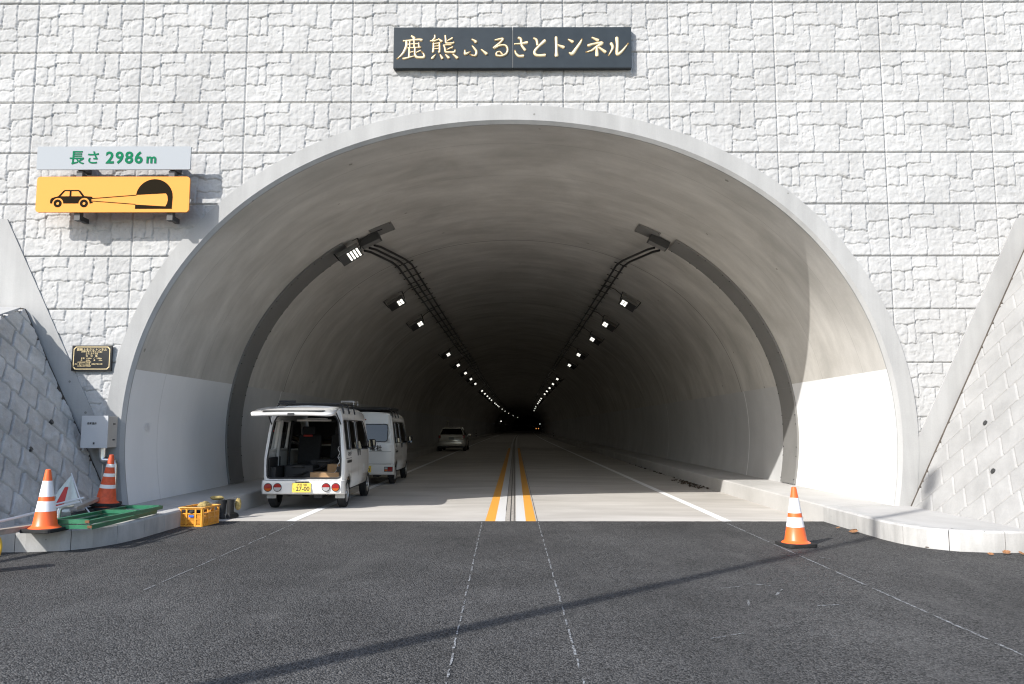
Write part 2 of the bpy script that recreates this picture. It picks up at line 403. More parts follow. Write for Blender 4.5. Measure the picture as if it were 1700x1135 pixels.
# ------------------------------------------------------------------ ground, roads
def sheet(name, poly, z, mat):
    o = one('add', [(x, y, z) for x, y in poly], [tuple(range(len(poly)))]).build(name, mat)
    return tag(o, kind='structure')
sheet('ground', [(-2500, -2500), (2500, -2500), (2500, 2500), (-2500, 2500)], -.30, M['earth'])
sheet('forecourt_road', [(-14, -60), (14, -60), (14, YP)] + [(x, YP + .012 + random.uniform(-.010, .012)) for x in np.arange(4.75, -4.76, -.07)] + [(-14, YP)], 0, M['asphalt'])
# concrete carriageway with its crossfall, following the tunnel axis
m = MB()
rings = [[(cx(s) + x, s, z) for x, z in ((-4.9, -.055), (0, -.005), (4.9, -.055))] for s in STA]
m.loft(rings, 0, False)
tag(m.build('tunnel_road', M['slab'], fix=False), kind='structure')
def road_z(x): return -.005 - .05 * abs(x) / 4.9
def stripe(name, x0, x1, s0, s1, mat, dz=.004):
    st = [s0] + [s for s in STA if s0 < s < s1] + [s1]
    m = MB(); m.loft([[(cx(s) + x, s, road_z(x) + dz) for x in (x0, x1)] for s in st], 0, False)
    return tag(m.build(name, mat, fix=False), kind='structure')
for sg in (-1, 1):
    a, b = (-.39, -.235) if sg < 0 else (.235, .39)
    stripe('orange_road_marking', a, b, YP + .028, 56, M['yellowline'])
    a, b = (-.235, -.085) if sg < 0 else (.085, .235)
    stripe('white_road_marking', a, b, YP + .028, 600, M['paleline'])
    a, b = (-3.53, -3.38) if sg < 0 else (3.32, 3.47)
    stripe('edge_line_marking', a, b, YP + .028, 600, M['whiteline'])
stripe('centre_joint_filler', -.083, .083, YP + .028, 600, M['rumble'], .003)
stripe('road_joint_seal', -.012, .004, YP + .028, 300, M['tar'], .0065)
stripe('road_joint_seal', .048, .060, YP + .028, 300, M['tar'], .0065)
stripe('road_joint_seal', -.088, -.078, 14, 300, M['tar'], .0065)
stripe('road_joint_seal', .41, .418, YP + .028, 300, M['tar'], .0065)
# chalk setting-out lines on the new asphalt
def chalk(a, b, w, dash, gap):
    a, b = Vector((*a, 0)), Vector((*b, 0)); L = (b - a).length; t = (b - a) / L; n = Vector((-t.y, t.x, 0)); s = 0; m = MB()
    while s < L:
        e = min(L, s + dash * random.uniform(.6, 1.5)); k = max(2, int((e - s) / .05)); pts = []
        for i in range(k + 1):
            u = s + (e - s) * i / k; c = a + t * u + n * random.uniform(-.004, .004); ww = w * random.uniform(.5, 1.2) / 2
            pts.append((c + n * ww, c - n * ww))
        m.add([(p.x, p.y, .004) for q in pts for p in q], [(2 * i, 2 * i + 1, 2 * i + 3, 2 * i + 2) for i in range(k)])
        s = e + gap * random.uniform(.4, 1.6)
    return tag(m.build('chalk_line', M['chalk'], fix=False), kind='structure')
chalk((-.43, 12.3), (-.30, 3.5), .016, .25, .12); chalk((.42, 12.3), (.46, 3.5), .016, .25, .12)
chalk((3.24, 12.1), (3.28, 3.0), .024, .7, .12); chalk((-3.22, 12.1), (-3.2, 7.2), .02, .6, .10)
for x, y, l, a in ((1.9, 7.3, .25, .4), (2.3, 7.0, .3, 1.1), (2.2, 7.5, .2, -.4), (2.5, 6.6, .25, .2), (3.6, 10.6, .18, .3), (1.95, 6.6, .2, 1.3), (3.5, 8.9, .15, 2), (1.4, 5.6, .3, .5)):
    chalk((x, y), (x + l * math.cos(a), y + l * math.sin(a)), .02, .2, .05)

# pavements with kerb stones
KR = [(4.78, YP), (4.78, 10.45), (4.83, 10.05), (4.95, 9.70), (5.20, 9.44), (5.55, 9.35), (6.05, 9.33)]
def offs(path, d):
    out = []
    for i, p in enumerate(path):
        a = Vector(path[max(i - 1, 0)]); b = Vector(path[min(i + 1, len(path) - 1)]); t = (b - a).normalized()
        out.append((p[0] - t.y * d, p[1] + t.x * d))
    return out
def resample(path, step):
    pts = [Vector(p) for p in path]; L = [0]
    for a, b in zip(pts, pts[1:]): L.append(L[-1] + (b - a).length)
    n = max(1, round(L[-1] / step)); out = []
    for i in range(n + 1):
        d = L[-1] * i / n
        j = max(k for k in range(len(L)) if L[k] <= d + 1e-9); j = min(j, len(pts) - 2)
        out.append(pts[j].lerp(pts[j + 1], (d - L[j]) / (L[j + 1] - L[j])))
    return out
for sg in (-1, 1):
    inner = offs(KR, .20)                       # back edge of the kerb stones
    slab = inner + [(6.3, 9.33), (6.3, YP)]
    m = MB(); m.prism([(sg * x, y) for x, y in slab], lambda a, b, d: (a, b, d), -.2, SW - .004)
    tag(m.build('pavement', M['walk']), kind='structure')
    m = MB(); fine = resample(KR, .12)
    jo = 0
    for i in range(0, len(fine) - 1, 5):
        seg = fine[i:i + 6]
        if len(seg) < 2: continue
        s2 = [tuple(p) for p in seg]
        # pull the ends in for the joint
        a, b = Vector(s2[0]), Vector(s2[1]); s2[0] = tuple(a + (b - a).normalized() * .004)
        a, b = Vector(s2[-1]), Vector(s2[-2]); s2[-1] = tuple(a + (b - a).normalized() * .004)
        o = offs(s2, .197); tp = offs(s2, .022)
        rings = [[(sg * p[0], p[1], -.1), (sg * p[0], p[1], SW - .022), (sg * q[0], q[1], SW), (sg * r[0], r[1], SW), (sg * r[0], r[1], -.1)] for p, q, r in zip(s2, tp, o)]
        m.loft(rings, 0, True, True)
    # small drilled holes with dark sockets
    tag(m.build('kerb', M['kerb']), kind='structure')
    # inspection walkway in the tunnel
    m = MB()
    rings = [[(cx(s) + sg * x, s, z) for x, z in ((4.80, -.1), (4.80, SW - .02), (4.82, SW), (6.02, SW), (6.02, -.1))] for s in [YP + .006] + STA[1:]]
    m.loft(rings, 0, True, True)
    tag(m.build('tunnel_pavement', M['walk']), kind='structure')

# ------------------------------------------------------------------ tunnel
tun = thing('road_tunnel', 'long grey concrete road tunnel with white coated lower walls', 'tunnel', (0, YP, 0))
def tunnel_part(name, xs, zs, mat, y0=YP, y1=1e9):
    m = MB(); sta = [y0] + [s for s in STA if y0 < s < y1] + ([y1] if y1 < 1e9 else [])
    m.loft([[(cx(s) + x, s - YP, z) for x, z in zip(xs, zs)] for s in sta], 0, False)
    return m.build(name, mat, tun, smooth=30, fix=False)
px, pz = profile()
k = pz >= TP
vx = np.concatenate([[-arch_x(TP)], px[k], [arch_x(TP)]]); vz = np.concatenate([[TP], pz[k], [TP]])
vault = tunnel_part('vault', vx, vz, M['vault'])
for sg in (-1, 1):
    zz = np.linspace(SW - .02, TP, 24); xx = [sg * (arch_x(max(z, SW + .001)) - .004) for z in zz]
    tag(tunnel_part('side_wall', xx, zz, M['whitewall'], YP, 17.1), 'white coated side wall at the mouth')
    tag(tunnel_part('side_wall', xx, zz, M['innerwall'], 17.1), 'side wall deeper in, coloured darker than at the mouth')
# shift object coordinates so that the joints drawn in the materials use world Y
for o in tun.children:
    for v in o.data.vertices: v.co.y += YP
tun.location = (0, 0, 0)

# ------------------------------------------------------------------ portal wall
wall = thing('portal_wall', 'pale stone patterned concrete wall with the arched tunnel mouth', 'wall', (0, YP, 0))
PW, PH = 1.715, .843            # one formliner panel
STONES = [(0, 0, 115, 80), (115, 0, 250, 63), (115, 63, 258, 130), (250, 0, 392, 130), (392, 0, 470, 143), (470, 0, 595, 95),
          (0, 80, 70, 180), (70, 80, 116, 180), (0, 180, 128, 280), (116, 130, 203, 280), (203, 130, 345, 280), (345, 143, 478, 213),
          (345, 213, 485, 280), (478, 95, 595, 188), (485, 188, 595, 280)]
def vnoise(x, y, seed):
    """smooth value noise"""
    g = np.random.default_rng(seed).random((64, 64))
    xi, yi = np.floor(x).astype(int), np.floor(y).astype(int); fx, fy = x - xi, y - yi
    fx = fx * fx * (3 - 2 * fx); fy = fy * fy * (3 - 2 * fy)
    a = g[xi % 64, yi % 64]; b = g[(xi + 1) % 64, yi % 64]; c = g[xi % 64, (yi + 1) % 64]; d = g[(xi + 1) % 64, (yi + 1) % 64]
    return (a * (1 - fx) + b * fx) * (1 - fy) + (c * (1 - fx) + d * fx) * fy - .5
def fnoise(x, y, seed, o=4):
    s = 0; a = 1
    for i in range(o): s = s + a * vnoise(x * 2**i + 7.3 * i, y * 2**i + 3.1 * i, seed + i); a *= .55
    return s
def stone_height(u, v):
    """relief of one panel; u, v in the pattern's own units (595 x 280, v down)"""
    uu = u + 9 * fnoise(u / 34, v / 34, 11, 3); vv = v + 11 * fnoise(u / 30 + 9, v / 30, 23, 3)
    best = np.full(u.shape, -1e9); idx = np.zeros(u.shape, int); ed = np.zeros(u.shape)
    for i, (a, b, c, d) in enumerate(STONES):
        a2, b2, c2, d2 = a - (30 if a == 0 else 0), b - (30 if b == 0 else 0), c + (30 if c == 595 else 0), d + (30 if d == 280 else 0)
        dd = np.minimum(np.minimum(uu - a2, c2 - uu), np.minimum(vv - b2, d2 - vv))
        k = dd > best; best[k] = dd[k]; idx[k] = i
    pe = np.minimum(np.minimum(u - .5, 595 - u - .5), np.minimum(v - .8, 280 - v - .8))   # straight panel joints
    dst = np.minimum(best - .8, pe)
    hs = np.random.default_rng(5).uniform(.7, 1.0, len(STONES))[idx]
    sl = np.random.default_rng(6).uniform(-1, 1, (len(STONES), 2))
    tu, tv = sl[idx, 0], sl[idx, 1]
    SA = np.array(STONES, float)[idx]; lu = np.clip((uu - SA[..., 0]) / (SA[..., 2] - SA[..., 0]), 0, 1); lv = np.clip((vv - SA[..., 1]) / (SA[..., 3] - SA[..., 1]), 0, 1)
    edge = np.clip(dst / 3.8, 0, 1); edge = edge * edge * (3 - 2 * edge)
    n = fnoise(u / 26, v / 22, 31, 5)
    facet = np.abs(fnoise(u / 40 + 3, v / 30, 47, 3))
    crease = np.clip(1 - np.abs(fnoise(u / 55, v / 38, 71, 2)) / .02, 0, 1) * (fnoise(u / 60, v / 60, 91, 1) > .12)
    h = edge * .011 + np.clip(.25 + pe / 5, 0, 1) * (.006 + .007 * hs + .011 * lv + .008 * lu * (.4 + .6 * (tu > -.3)) + .010 * n + .010 * facet - .012 * crease)
    h += np.where(np.abs(u - 300) < 2, -.003, 0) * edge + np.where((np.abs(u - 525) < 2) & (v > 95) & (v < 188), -.005, 0) * edge
    return np.clip(h, 0, .05)
XO, ZO = 2.57, 7.49             # a panel corner (joint crossing) on the wall
x0, x1, z0, z1 = -10.2, 10.2, -.1, 8.62
gx = np.linspace(x0, x1, 1700); gz = np.linspace(z0, z1, 727)
GX, GZ = np.meshgrid(gx, gz)
pu = np.mod(GX - XO, PW) / PW * 595; pv = np.mod(ZO - GZ, PH) / PH * 280
H = stone_height(pu, pv) + .003 * fnoise(GX * 3.1, GZ * 3.1, 131, 3)
nz, nx = GX.shape
co = np.stack([GX, -H, GZ], -1).reshape(-1, 3)
rx, rz = profile(.15, zmin=-.3)
cxm = (GX[:-1, :-1] + GX[1:, 1:]) / 2; czm = (GZ[:-1, :-1] + GZ[1:, 1:]) / 2
hw = np.interp(czm, rz[rx > 0][::-1], rx[rx > 0][::-1]); top = rz.max()
keep = ~((np.abs(cxm) < hw) & (czm < top))
band_lim = np.interp(czm, [.2, 4.60], [6.05, 8.30])
keep &= ~((np.abs(cxm) > band_lim) & (czm < 4.60))
I = np.arange(nz * nx).reshape(nz, nx)
q = np.stack([I[:-1, :-1], I[:-1, 1:], I[1:, 1:], I[1:, :-1]], -1)[keep]
used = np.unique(q); remap = np.full(nz * nx, -1); remap[used] = np.arange(len(used)); q = remap[q]; co = co[used]
me = big_mesh('stone_facing', co, q)
facing = link_mesh('stone_facing', me, M['stone'], wall)
# smooth ring round the mouth with a chamfered inner edge
xi, zi = profile(0.0); xc, zc = profile(.055); xo, zo = profile(.30)
def at_n(x, z, n):   # same number of points
    l = np.concatenate([[0], np.cumsum(np.hypot(np.diff(x), np.diff(z)))]); t = np.linspace(0, l[-1], n)
    return np.interp(t, l, x), np.interp(t, l, z)
n = 121; rings = []
cols = [(profile(0, zmin=-.1), .02), (profile(.0, zmin=-.1), -.012), (profile(.055, zmin=-.1), -.058), (profile(.30, zmin=-.1), -.058), (profile(.30, zmin=-.1), .02)]
cols = [(*at_n(*p, n), y) for p, y in cols]
m = MB(); m.loft([[(c[0][i], c[2], c[1][i]) for c in cols] for i in range(n)], 0, False)
m.build('arch_ring', M['smooth'], wall, smooth=20)
# plain band that runs down beside each wing wall
for sg in (-1, 1):
    poly = [(5.9, -.2), (6.08, 1.02), (6.25, 1.24), (6.90, 2.52), (8.0, 4.72), (11.5, 4.72), (11.5, -.2)]
    m = MB(); m.prism([(sg * x, z) for x, z in poly], lambda a, b, d: (a, -d, b), -.02, .052)
    m.build('plain_band', M['smooth'], wall)
m = MB(); m.box((0, .3, 8.75), (23, .78, .26)); m.build('coping', M['smooth'], wall, bevel=.02)
m = MB(); ox, oz = profile(.30, zmin=-.3)
arch = [(float(a), float(b)) for a, b in zip(ox, oz)]
m.prism([(-11.5, -.3), (arch[0][0], -.3)] + arch[1:-1] + [(arch[-1][0], -.3), (11.5, -.3), (11.5, 8.6), (-11.5, 8.6)], lambda a, b, d: (a, d, b), .022, .6)
m.build('wall_core', M['smooth'], wall)
# hillside over the tunnel
m = MB(); g = []
for j in range(16):
    y = YP + .7 + j * 10
    g.append([(x, y, (8.3 if abs(x) < 12 else 8.3 - (abs(x) - 12) * .25) + j * 3.2 * (.6 if abs(x) > 20 else 1) + (random.uniform(-.6, .6) if j else 0)) for x in np.linspace(-60, 60, 25)])
m.loft(g, 0, False)
for xs in ((-60, -11.5), (11.5, 60)): m.add([(xs[0], YP + .7, -.5), (xs[1], YP + .7, -.5), (xs[1], YP + .7, 8.6), (xs[0], YP + .7, 8.6)], [(0, 1, 2, 3)])
tag(m.build('hillside', M['hill'], fix=False), kind='structure')

# ------------------------------------------------------------------ wing walls of diagonal masonry
SL = math.sqrt(1.25)
def block_height(a, b, seed):
    """a along the wall, b up the slope; rows run diagonally"""
    c, s = math.cos(R(42)), math.sin(R(42))
    p = a * c - b * s + .012 * fnoise(a * 2.3, b * 2.3, seed, 2); q = a * s + b * c + .012 * fnoise(a * 2.3 + 5, b * 2.3, seed + 9, 2)
    bw, bh = (.33, .42) if seed < 400 else (.47, .37)
    row = np.floor(q / bh); p2 = p + .5 * bw * np.mod(row, 2) + .13 * bw * np.sin(row * 2.7)
    colm = np.floor(p2 / bw)
    fu = p2 - colm * bw; fv = q - row * bh
    d = np.minimum(np.minimum(fu, bw - fu), np.minimum(fv, bh - fv))
    hsh = np.mod(np.sin(row * 12.9898 + colm * 78.233) * 43758.5453, 1)
    h2 = np.mod(np.sin(row * 39.3 + colm * 11.1) * 24634.63, 1)
    e = np.clip((d - .006) / .017, 0, 1); e = e * e * (3 - 2 * e)
    if seed < 400: return e * (.036 + .012 * hsh + .03 * (h2 - .5) * (fu / bw - .5) + .022 * fnoise(a * 8, b * 8, seed + 3, 5))
    e = np.clip((d - .002) / .011, 0, 1)
    return e * (.030 + .003 * hsh + .007 * (h2 - .5) * (fu / bw - .5)) + .0035 * fnoise(a * 9, b * 9, seed + 3, 4)
def wing(sg, top, y_end, mat, name, label):
    root = thing(name, label, 'wall', (sg * 6.11, YP, 0))
    ys = np.arange(y_end, YP - .125, .0105); bs = np.arange(-.3, (top[0][1] - SW) * SL * 1.02, .0105)
    A, B = np.meshgrid(ys, bs)
    hh = block_height(A, B, 300 if sg < 0 else 500)
    tq = sorted(top); zt = np.interp(A, [p[0] for p in tq], [p[1] for p in tq])
    base_z = SW + B / SL * 1.0 - 0
    k = 1 / SL
    Zg = SW + B * (2 / math.sqrt(5)); Xg = 6.11 + B * (1 / math.sqrt(5))
    Xg = Xg - hh * (2 / math.sqrt(5)); Zg = Zg + hh * (1 / math.sqrt(5))
    over = Zg > zt
    # clamp the top edge cleanly to the coping line
    t = np.where(over, (Zg - zt), 0); Zc = Zg - t; Xc = Xg - t * .5
    P = np.stack([sg * (Xc - 6.11), A - YP, Zc], -1)
    nz, nx = A.shape; I = np.arange(nz * nx).reshape(nz, nx)
    kp = ~(over[:-1, :-1] & over[:-1, 1:])
    q = np.stack([I[:-1, :-1], I[:-1, 1:], I[1:, 1:], I[1:, :-1]], -1)[kp]
    if sg > 0: q = q[:, ::-1]
    # orient towards the road
    co = P.reshape(-1, 3); used = np.unique(q); rm = np.full(nz * nx, -1); rm[used] = np.arange(len(used)); q = rm[q]; co = co[used]
    me = big_mesh('block_face', co, q)
    o = link_mesh('block_face', me, mat, root)
    # body behind the face, with its sloping top
    m = MB(); rings = []
    for y, z in top:
        y = min(y, YP - .09); zz = max(z - .004, .0); X = (zz - SW) * .5
        rings.append([(sg * (.03 - .22), y - YP, -.3), (sg * (X + .03), y - YP, zz), (sg * (X + .42), y - YP, zz + .01), (sg * (X + .42), y - YP, -.3)])
    m.loft(rings, 0, True, True); m.build('wall_body', M['smooth'], root)
    zt_ = top[0][1]; m = MB(); m.prism([(sg * -.292, -.3), (sg * ((zt_ - SW) * .5 - .026), zt_ - .02), (sg * ((zt_ - SW) * .5 + .4), zt_ - .02), (sg * .3, -.3)], lambda a, b, d: (a, d, b), -.13, -.054); m.build('joint_filler', M['joint'], root)
    return root
wl = wing(-1, [(12.38, 3.30), (10.9, 2.86), (8.62, 2.03)], 8.63, M['block_left'], 'wing_wall', 'grey diagonal block retaining wall in shade left of the tunnel mouth')
wr = wing(1, [(12.38, 5.3), (9.0, 4.4), (5.0, 2.4), (2.0, .6)], 2.0, M['block_right'], 'wing_wall', 'pale sunlit diagonal block retaining wall right of the tunnel mouth')
for root, sg, spots in ((wl, -1, ((11.67, 1.40), (10.9, .98), (9.9, 2.1))), (wr, 1, ((11.3, 1.38), (10.65, .67), (10.3, 2.3)))):
    m = MB()
    for y, b in spots:
        z = SW + b * 2 / math.sqrt(5); x = b / math.sqrt(5)
        Mx = Vector((-sg * 2, 0, 1)).to_track_quat('Z', 'Y').to_matrix()
        m.lathe([(.036, -.06), (.036, .05), (.001, .0505)], 16, (sg * x, y - YP, z), 0, Mx)
    build_each(m, 'weep_pipe', M['darksteel'], root)
# slopes behind the wing walls
def slope(sg, top, name):
    m = MB()
    m.loft([[(sg * (6.11 + (max(z, .0) - SW) * .5 + .40), y, z - .02), (sg * 14, y, z + .3), (sg * 30, y, z + (3 if z > 0 else 0))] for y, z in top], 0, False)
    return tag(m.build(name, M['smooth'], fix=True), kind='structure')
slope(-1, [(12.34, 3.30), (10.9, 2.86), (8.62, 2.03), (8.61, -.3)], 'mortar_slope')
slope(1, [(12.34, 5.3), (9.0, 4.4), (5.0, 2.4), (2.0, .6), (0, -.2)], 'mortar_slope')

# ------------------------------------------------------------------ joint covers, conduits, lamps in the tunnel
def joint_cover(sg, z_end, label):
    root = thing('joint_cover', label, 'cover strip', (0, 17.1, 0))
    x, z = profile(-.045, zmin=SW + .02); xb, zb = profile(.0, zmin=SW + .02)
    k = (x * sg > 0) & ((z < z_end) | (abs(x) > 4.6))
    k &= (abs(x) > (3.55 if sg < 0 else 3.40))
    xs, zs = x[k], z[k]
    if sg > 0: xs, zs = xs[::-1], zs[::-1]
    xo, zo = at_n(xs, zs, 64); nseg = 9
    for i in range(nseg):
        a, b = i * 7, i * 7 + 7
        m = MB(); rings = []
        for j in range(a, b + 1):
            t = j if a < j < b else j
            X, Z = xo[t], zo[t]
            r = math.hypot(X, Z - 1); ux, uz = X / r, (Z - 1) / r
            if j == b and i < nseg - 1:
                X = xo[t - 1] + (xo[t] - xo[t - 1]) * .985; Z = zo[t - 1] + (zo[t] - zo[t - 1]) * .985
            rings.append([(X, -.43, Z), (X, .43, Z), (X + ux * .04, .43, Z + uz * .04), (X + ux * .04, -.43, Z + uz * .04)])
        m.loft(rings, 0, True, True)
        for j in (a + 1, b - 1):
            for yy in (-.40, .40):
                r = math.hypot(xo[j], zo[j] - 1); m.box((xo[j] - xo[j] / r * .004, yy, zo[j] - (zo[j] - 1) / r * .004), (.02, .02, .02), 1)
        m.build('cover_panel', [M['cover'], M['darksteel']], root)
    return root
joint_cover(-1, 5.6, 'grey steel strip of panels curving up the left tunnel lining')
joint_cover(1, 5.6, 'grey steel strip of panels curving up the right tunnel lining, half in sun')

def frame_at(x, off=0.0):
    """point on the vault at lateral x, inward normal and tangent (rising towards the crown)"""
    z = arch_z(x); e = .02; dz = (arch_z(x + e) - arch_z(x - e)) / (2 * e)
    t = Vector((1, 0, dz)).normalized()
    if x > 0: t = -t
    n = Vector((0, 0, 0)) - Vector((x, 0, z - 1.0)); n -= t * n.dot(t); n.normalize()
    return Vector((x, 0, z)) + n * off, n, t

def make_lamp(name, label, side, big=False):
    root = thing(name, label, 'lamp')
    tl = R(-38)
    Mt = Matrix.Rotation(tl, 3, 'X')     # tip the glass towards the tunnel mouth
    def bx(m, c, d, mi=0):
        m.box(Mt @ Vector(c), d, mi, Mt)
    w = .52 if not big else .50
    m = MB(); bx(m, (0, 0, 0), (w, .30, .13)); bx(m, (0, .0, .075), (w * .9, .26, .03)); m.build('housing', M['lamphouse'], root, bevel=.008)
    m = MB(); bx(m, (0, 0, -.068), (w - .02, .28, .006)); m.build('glass_frame', M['darksteel'], root)
    m = MB(); c0 = .11
    if big:
        for i in range(4): bx(m, (-.03 + i * .072, 0, -.074), (.042, .22, .006))
    else:
        for i in range(2):
            for j in range(2): bx(m, (.07 + i * .095, -.055 + j * .105, -.074), (.078, .084, .006))
    lit = m.build('lit_panel', M['lamplit'], root)
    m = MB()
    for s in (-1, 1):
        m.bar((s * (w / 2 + .015), .02, .0), (s * (w / 2 + .06), .10, .26), .03, .008)
        m.bar((s * (w / 2 + .06), .10, .26), (s * (w / 2 - .08), .10, .27), .05, .008)
        m.box((s * (w / 2 + .008), 0, .0), (.016, .06, .06))
    build_each(m, 'bracket', M['darksteel'], root)
    ld = bpy.data.lights.new('lamp_light', 'SPOT'); ld.energy = 13 if big else 9; ld.color = (1, .95, .84); ld.spot_size = R(165); ld.spot_blend = 1; ld.shadow_soft_size = 0
    lo = bpy.data.objects.new('lamp_light', ld); COL.objects.link(lo); lo.parent = root; lo.location = Mt @ Vector((.1 if not big else .08, 0, -.09)); lo.rotation_euler = (R(-20), 0, 0)
    m = MB(); pts = [(w / 2 - .05, .06, .06), (w / 2 + .08, .14, .18), (w / 2 + .3, .12, .21), (w / 2 + .62, .12, .16)]
    m.tube(pts, .012, 6); m.build('cable', M['conduit'], root)
    return root
def place_lamp(o, x, s):
    P, n, t = frame_at(x, .27)
    if x > 0: Mx = Matrix((t, Vector((0, -1, 0)), -n)).transposed()     # local x towards the crown
    else: Mx = Matrix((t, Vector((0, 1, 0)), -n)).transposed()
    if x > 0:
        Mx = Matrix((-t, Vector((0, 1, 0)), -n)).transposed()
    o.rotation_euler = Mx.to_euler(); o.location = (P.x + cx(s), s, P.z)
def mirrored(root):   # lamp for the other side: lit half towards the crown
    c = copy_tree(root)
    for ch in c.children:
        if ch.type != 'MESH': ch.location.x *= -1; continue
        ch.data = ch.data.copy(); ch.data.transform(Matrix.Scale(-1, 4, (1, 0, 0))); ch.data.flip_normals()
    return c
big = make_lamp('tunnel_lamp', 'large floodlight with four lit bars at the top of the left grey cover strip', -1, True)
place_lamp(big, -3.62, 16.85)
protoL = make_lamp('tunnel_lamp', 'x', -1); protoR = mirrored(protoL)
LS = [23.6, 28.6, 40.8, 47.9, 55.0, 61.8, 68.6, 82, 89, 96, 103, 110, 124, 131, 138, 145, 165, 186, 215, 260, 310]
RS = [23.8, 28.8, 33.7, 41, 48, 61.8, 69, 76, 83, 90, 104, 111, 118, 126, 146, 160, 180]
ORD = ['nearest', 'second', 'third', 'fourth', 'fifth', 'sixth', 'seventh', 'eighth', 'ninth', 'tenth', 'eleventh', 'twelfth', 'thirteenth', 'fourteenth', 'fifteenth', 'sixteenth', 'seventeenth', 'eighteenth', 'nineteenth', 'twentieth', 'farthest']
for proto, lst, x, sd in ((protoL, LS, -3.62, 'left'), (protoR, RS, 3.62, 'right')):
    for i, s in enumerate(lst):
        o = proto if i == 0 else copy_tree(proto)
        place_lamp(o, x, s)
        w = ORD[i] if i < len(lst) - 1 else 'farthest'
        tag(o, f'{w} small lit lamp in the row along the {sd} side of the vault', 'lamp', f'lamps along the {sd} side of the tunnel')

def conduits(sg, xs, y0, start, label):
    root = thing('conduit_run', label, 'conduit', (0, 0, 0))
    for i, x in enumerate(xs):
        P, n, t = frame_at(sg * x, .10)
        pts = [start[i], Vector(start[i]) + Vector((-sg * .10, .25, .02)), ]
        yb = y0 + i * .15
        Q = Vector((P.x, yb, P.z))
        a = Vector(pts[-1]); pts += [a.lerp(Q, .35), a.lerp(Q, .82), Vector((P.x, yb + .35, P.z)), Vector((P.x, yb + 1.0, P.z))]
        pts += [Vector((P.x + cx(s), s, P.z)) for s in (30, 45, 60, 90, 120, 160, 200, 250, 300)]
        m = MB(); m.tube(pts, .028, 8); m.build('pipe', M['conduit'], root, smooth=40)
    m = MB(); s = y0 + .4
    while s < 60:
        pa, na, ta = frame_at(sg * (xs[0] + .085), .064); pb, nb, tb = frame_at(sg * (xs[-1] - .085), .064)
        m.bar((pa.x, s, pa.z), (pb.x, s, pb.z), .016, .02); s += .85 if s < 26 else 1.7
    build_each(m, 'pipe_clip', M['conduit'], root)
    return root
conduits(-1, [3.02, 2.86, 2.70], 20.1, [(-3.28, 17.40, 5.34), (-3.17, 17.40, 5.40), (-3.06, 17.40, 5.46)], 'three black pipes running back along the left of the vault')
conduits(1, [2.95, 2.79], 20.2, [(3.28, 17.40, 5.34), (3.17, 17.40, 5.40)], 'two black pipes running back along the right of the vault')
for sg in (-1, 1):
    P, n, t = frame_at(-3.16 if sg < 0 else 3.27, .10)
    Mx = Matrix((t if sg < 0 else -t, Vector((0, 1, 0)), -n)).transposed()
    root = thing('junction_box', 'black junction box at the head of the %s pipes' % ('three' if sg < 0 else 'two'), 'box')
    root.location = (P.x, 17.2, P.z); root.rotation_euler = Mx.to_euler()
    one('box', (0, 0, 0), (.46, .30, .16)).build('case', M['darksteel'], root, bevel=.008)
    one('box', (0, -.0, -.084), (.40, .24, .012)).build('lid', M['lamphouse'], root, bevel=.004)
    m = MB()
    for i in range(3 if sg < 0 else 2): m.tube([(-.12 + .12 * i, .15, 0), (-.12 + .12 * i, .22, 0)], .04, 10)
    build_each(m, 'cable_gland', M['conduit'], root)
    # recess in the lining beside the box (a shallow metal trough)
    P, n, t = frame_at(-2.85 if sg < 0 else 2.98, .015); Mx = Matrix((t if sg < 0 else -t, Vector((0, 1, 0)), -n)).transposed()
    o = thing('cover_plate', 'dark unpainted plate on the lining beside the %s-pipe junction box' % ('three' if sg < 0 else 'two'), 'plate')
    o.location = (P.x, 17.1, P.z); o.rotation_euler = Mx.to_euler()
    one('box', (0, 0, 0), (.52, .62, .03)).build('plate', M['cover'], o, bevel=.004)
    m = MB()
    for a in (-.22, .22):
        for b in (-.27, .27): m.box((a, b, -.018), (.02, .02, .012))
    build_each(m, 'bolt', M['darksteel'], o)
# marker posts on the pavement edges, wall sign, distant lights
for sg, y, lab in ((-1, 100, 'small white marker post on the left kerb deep in the tunnel'), (1, 103, 'small white marker post on the right kerb deep in the tunnel')):
    o = thing('marker_post', lab, 'post', (cx(y) + sg * 4.9, y, SW))
    one('lathe', [(.045, 0), (.045, .62), (.03, .68)], 12).build('post', M['black'], o)
    one('box', (0, -.05, .58), (.12, .02, .16)).build('reflector', plain('white_reflector', (.85, .85, .85), .3, spec=.8), o)  # plain white plate, gives off no light
    one('box', (0, -.05, .30), (.12, .02, .12)).build('reflector', plain('white_reflector', (.85, .85, .85), .3, spec=.8), o)
o = thing('wall_sign', 'small pale sign plate on the dark wall above the silver car', 'sign', (-5.75, 69, 1.75))
one('box', (0, -.05, 0), (.22, .03, .42)).build('plate', plain('pale_sign_plate', (.6, .6, .55), .5), o)
one('box', (0, 0, 0), (.05, .10, .05)).build('arm', M['darksteel'], o)
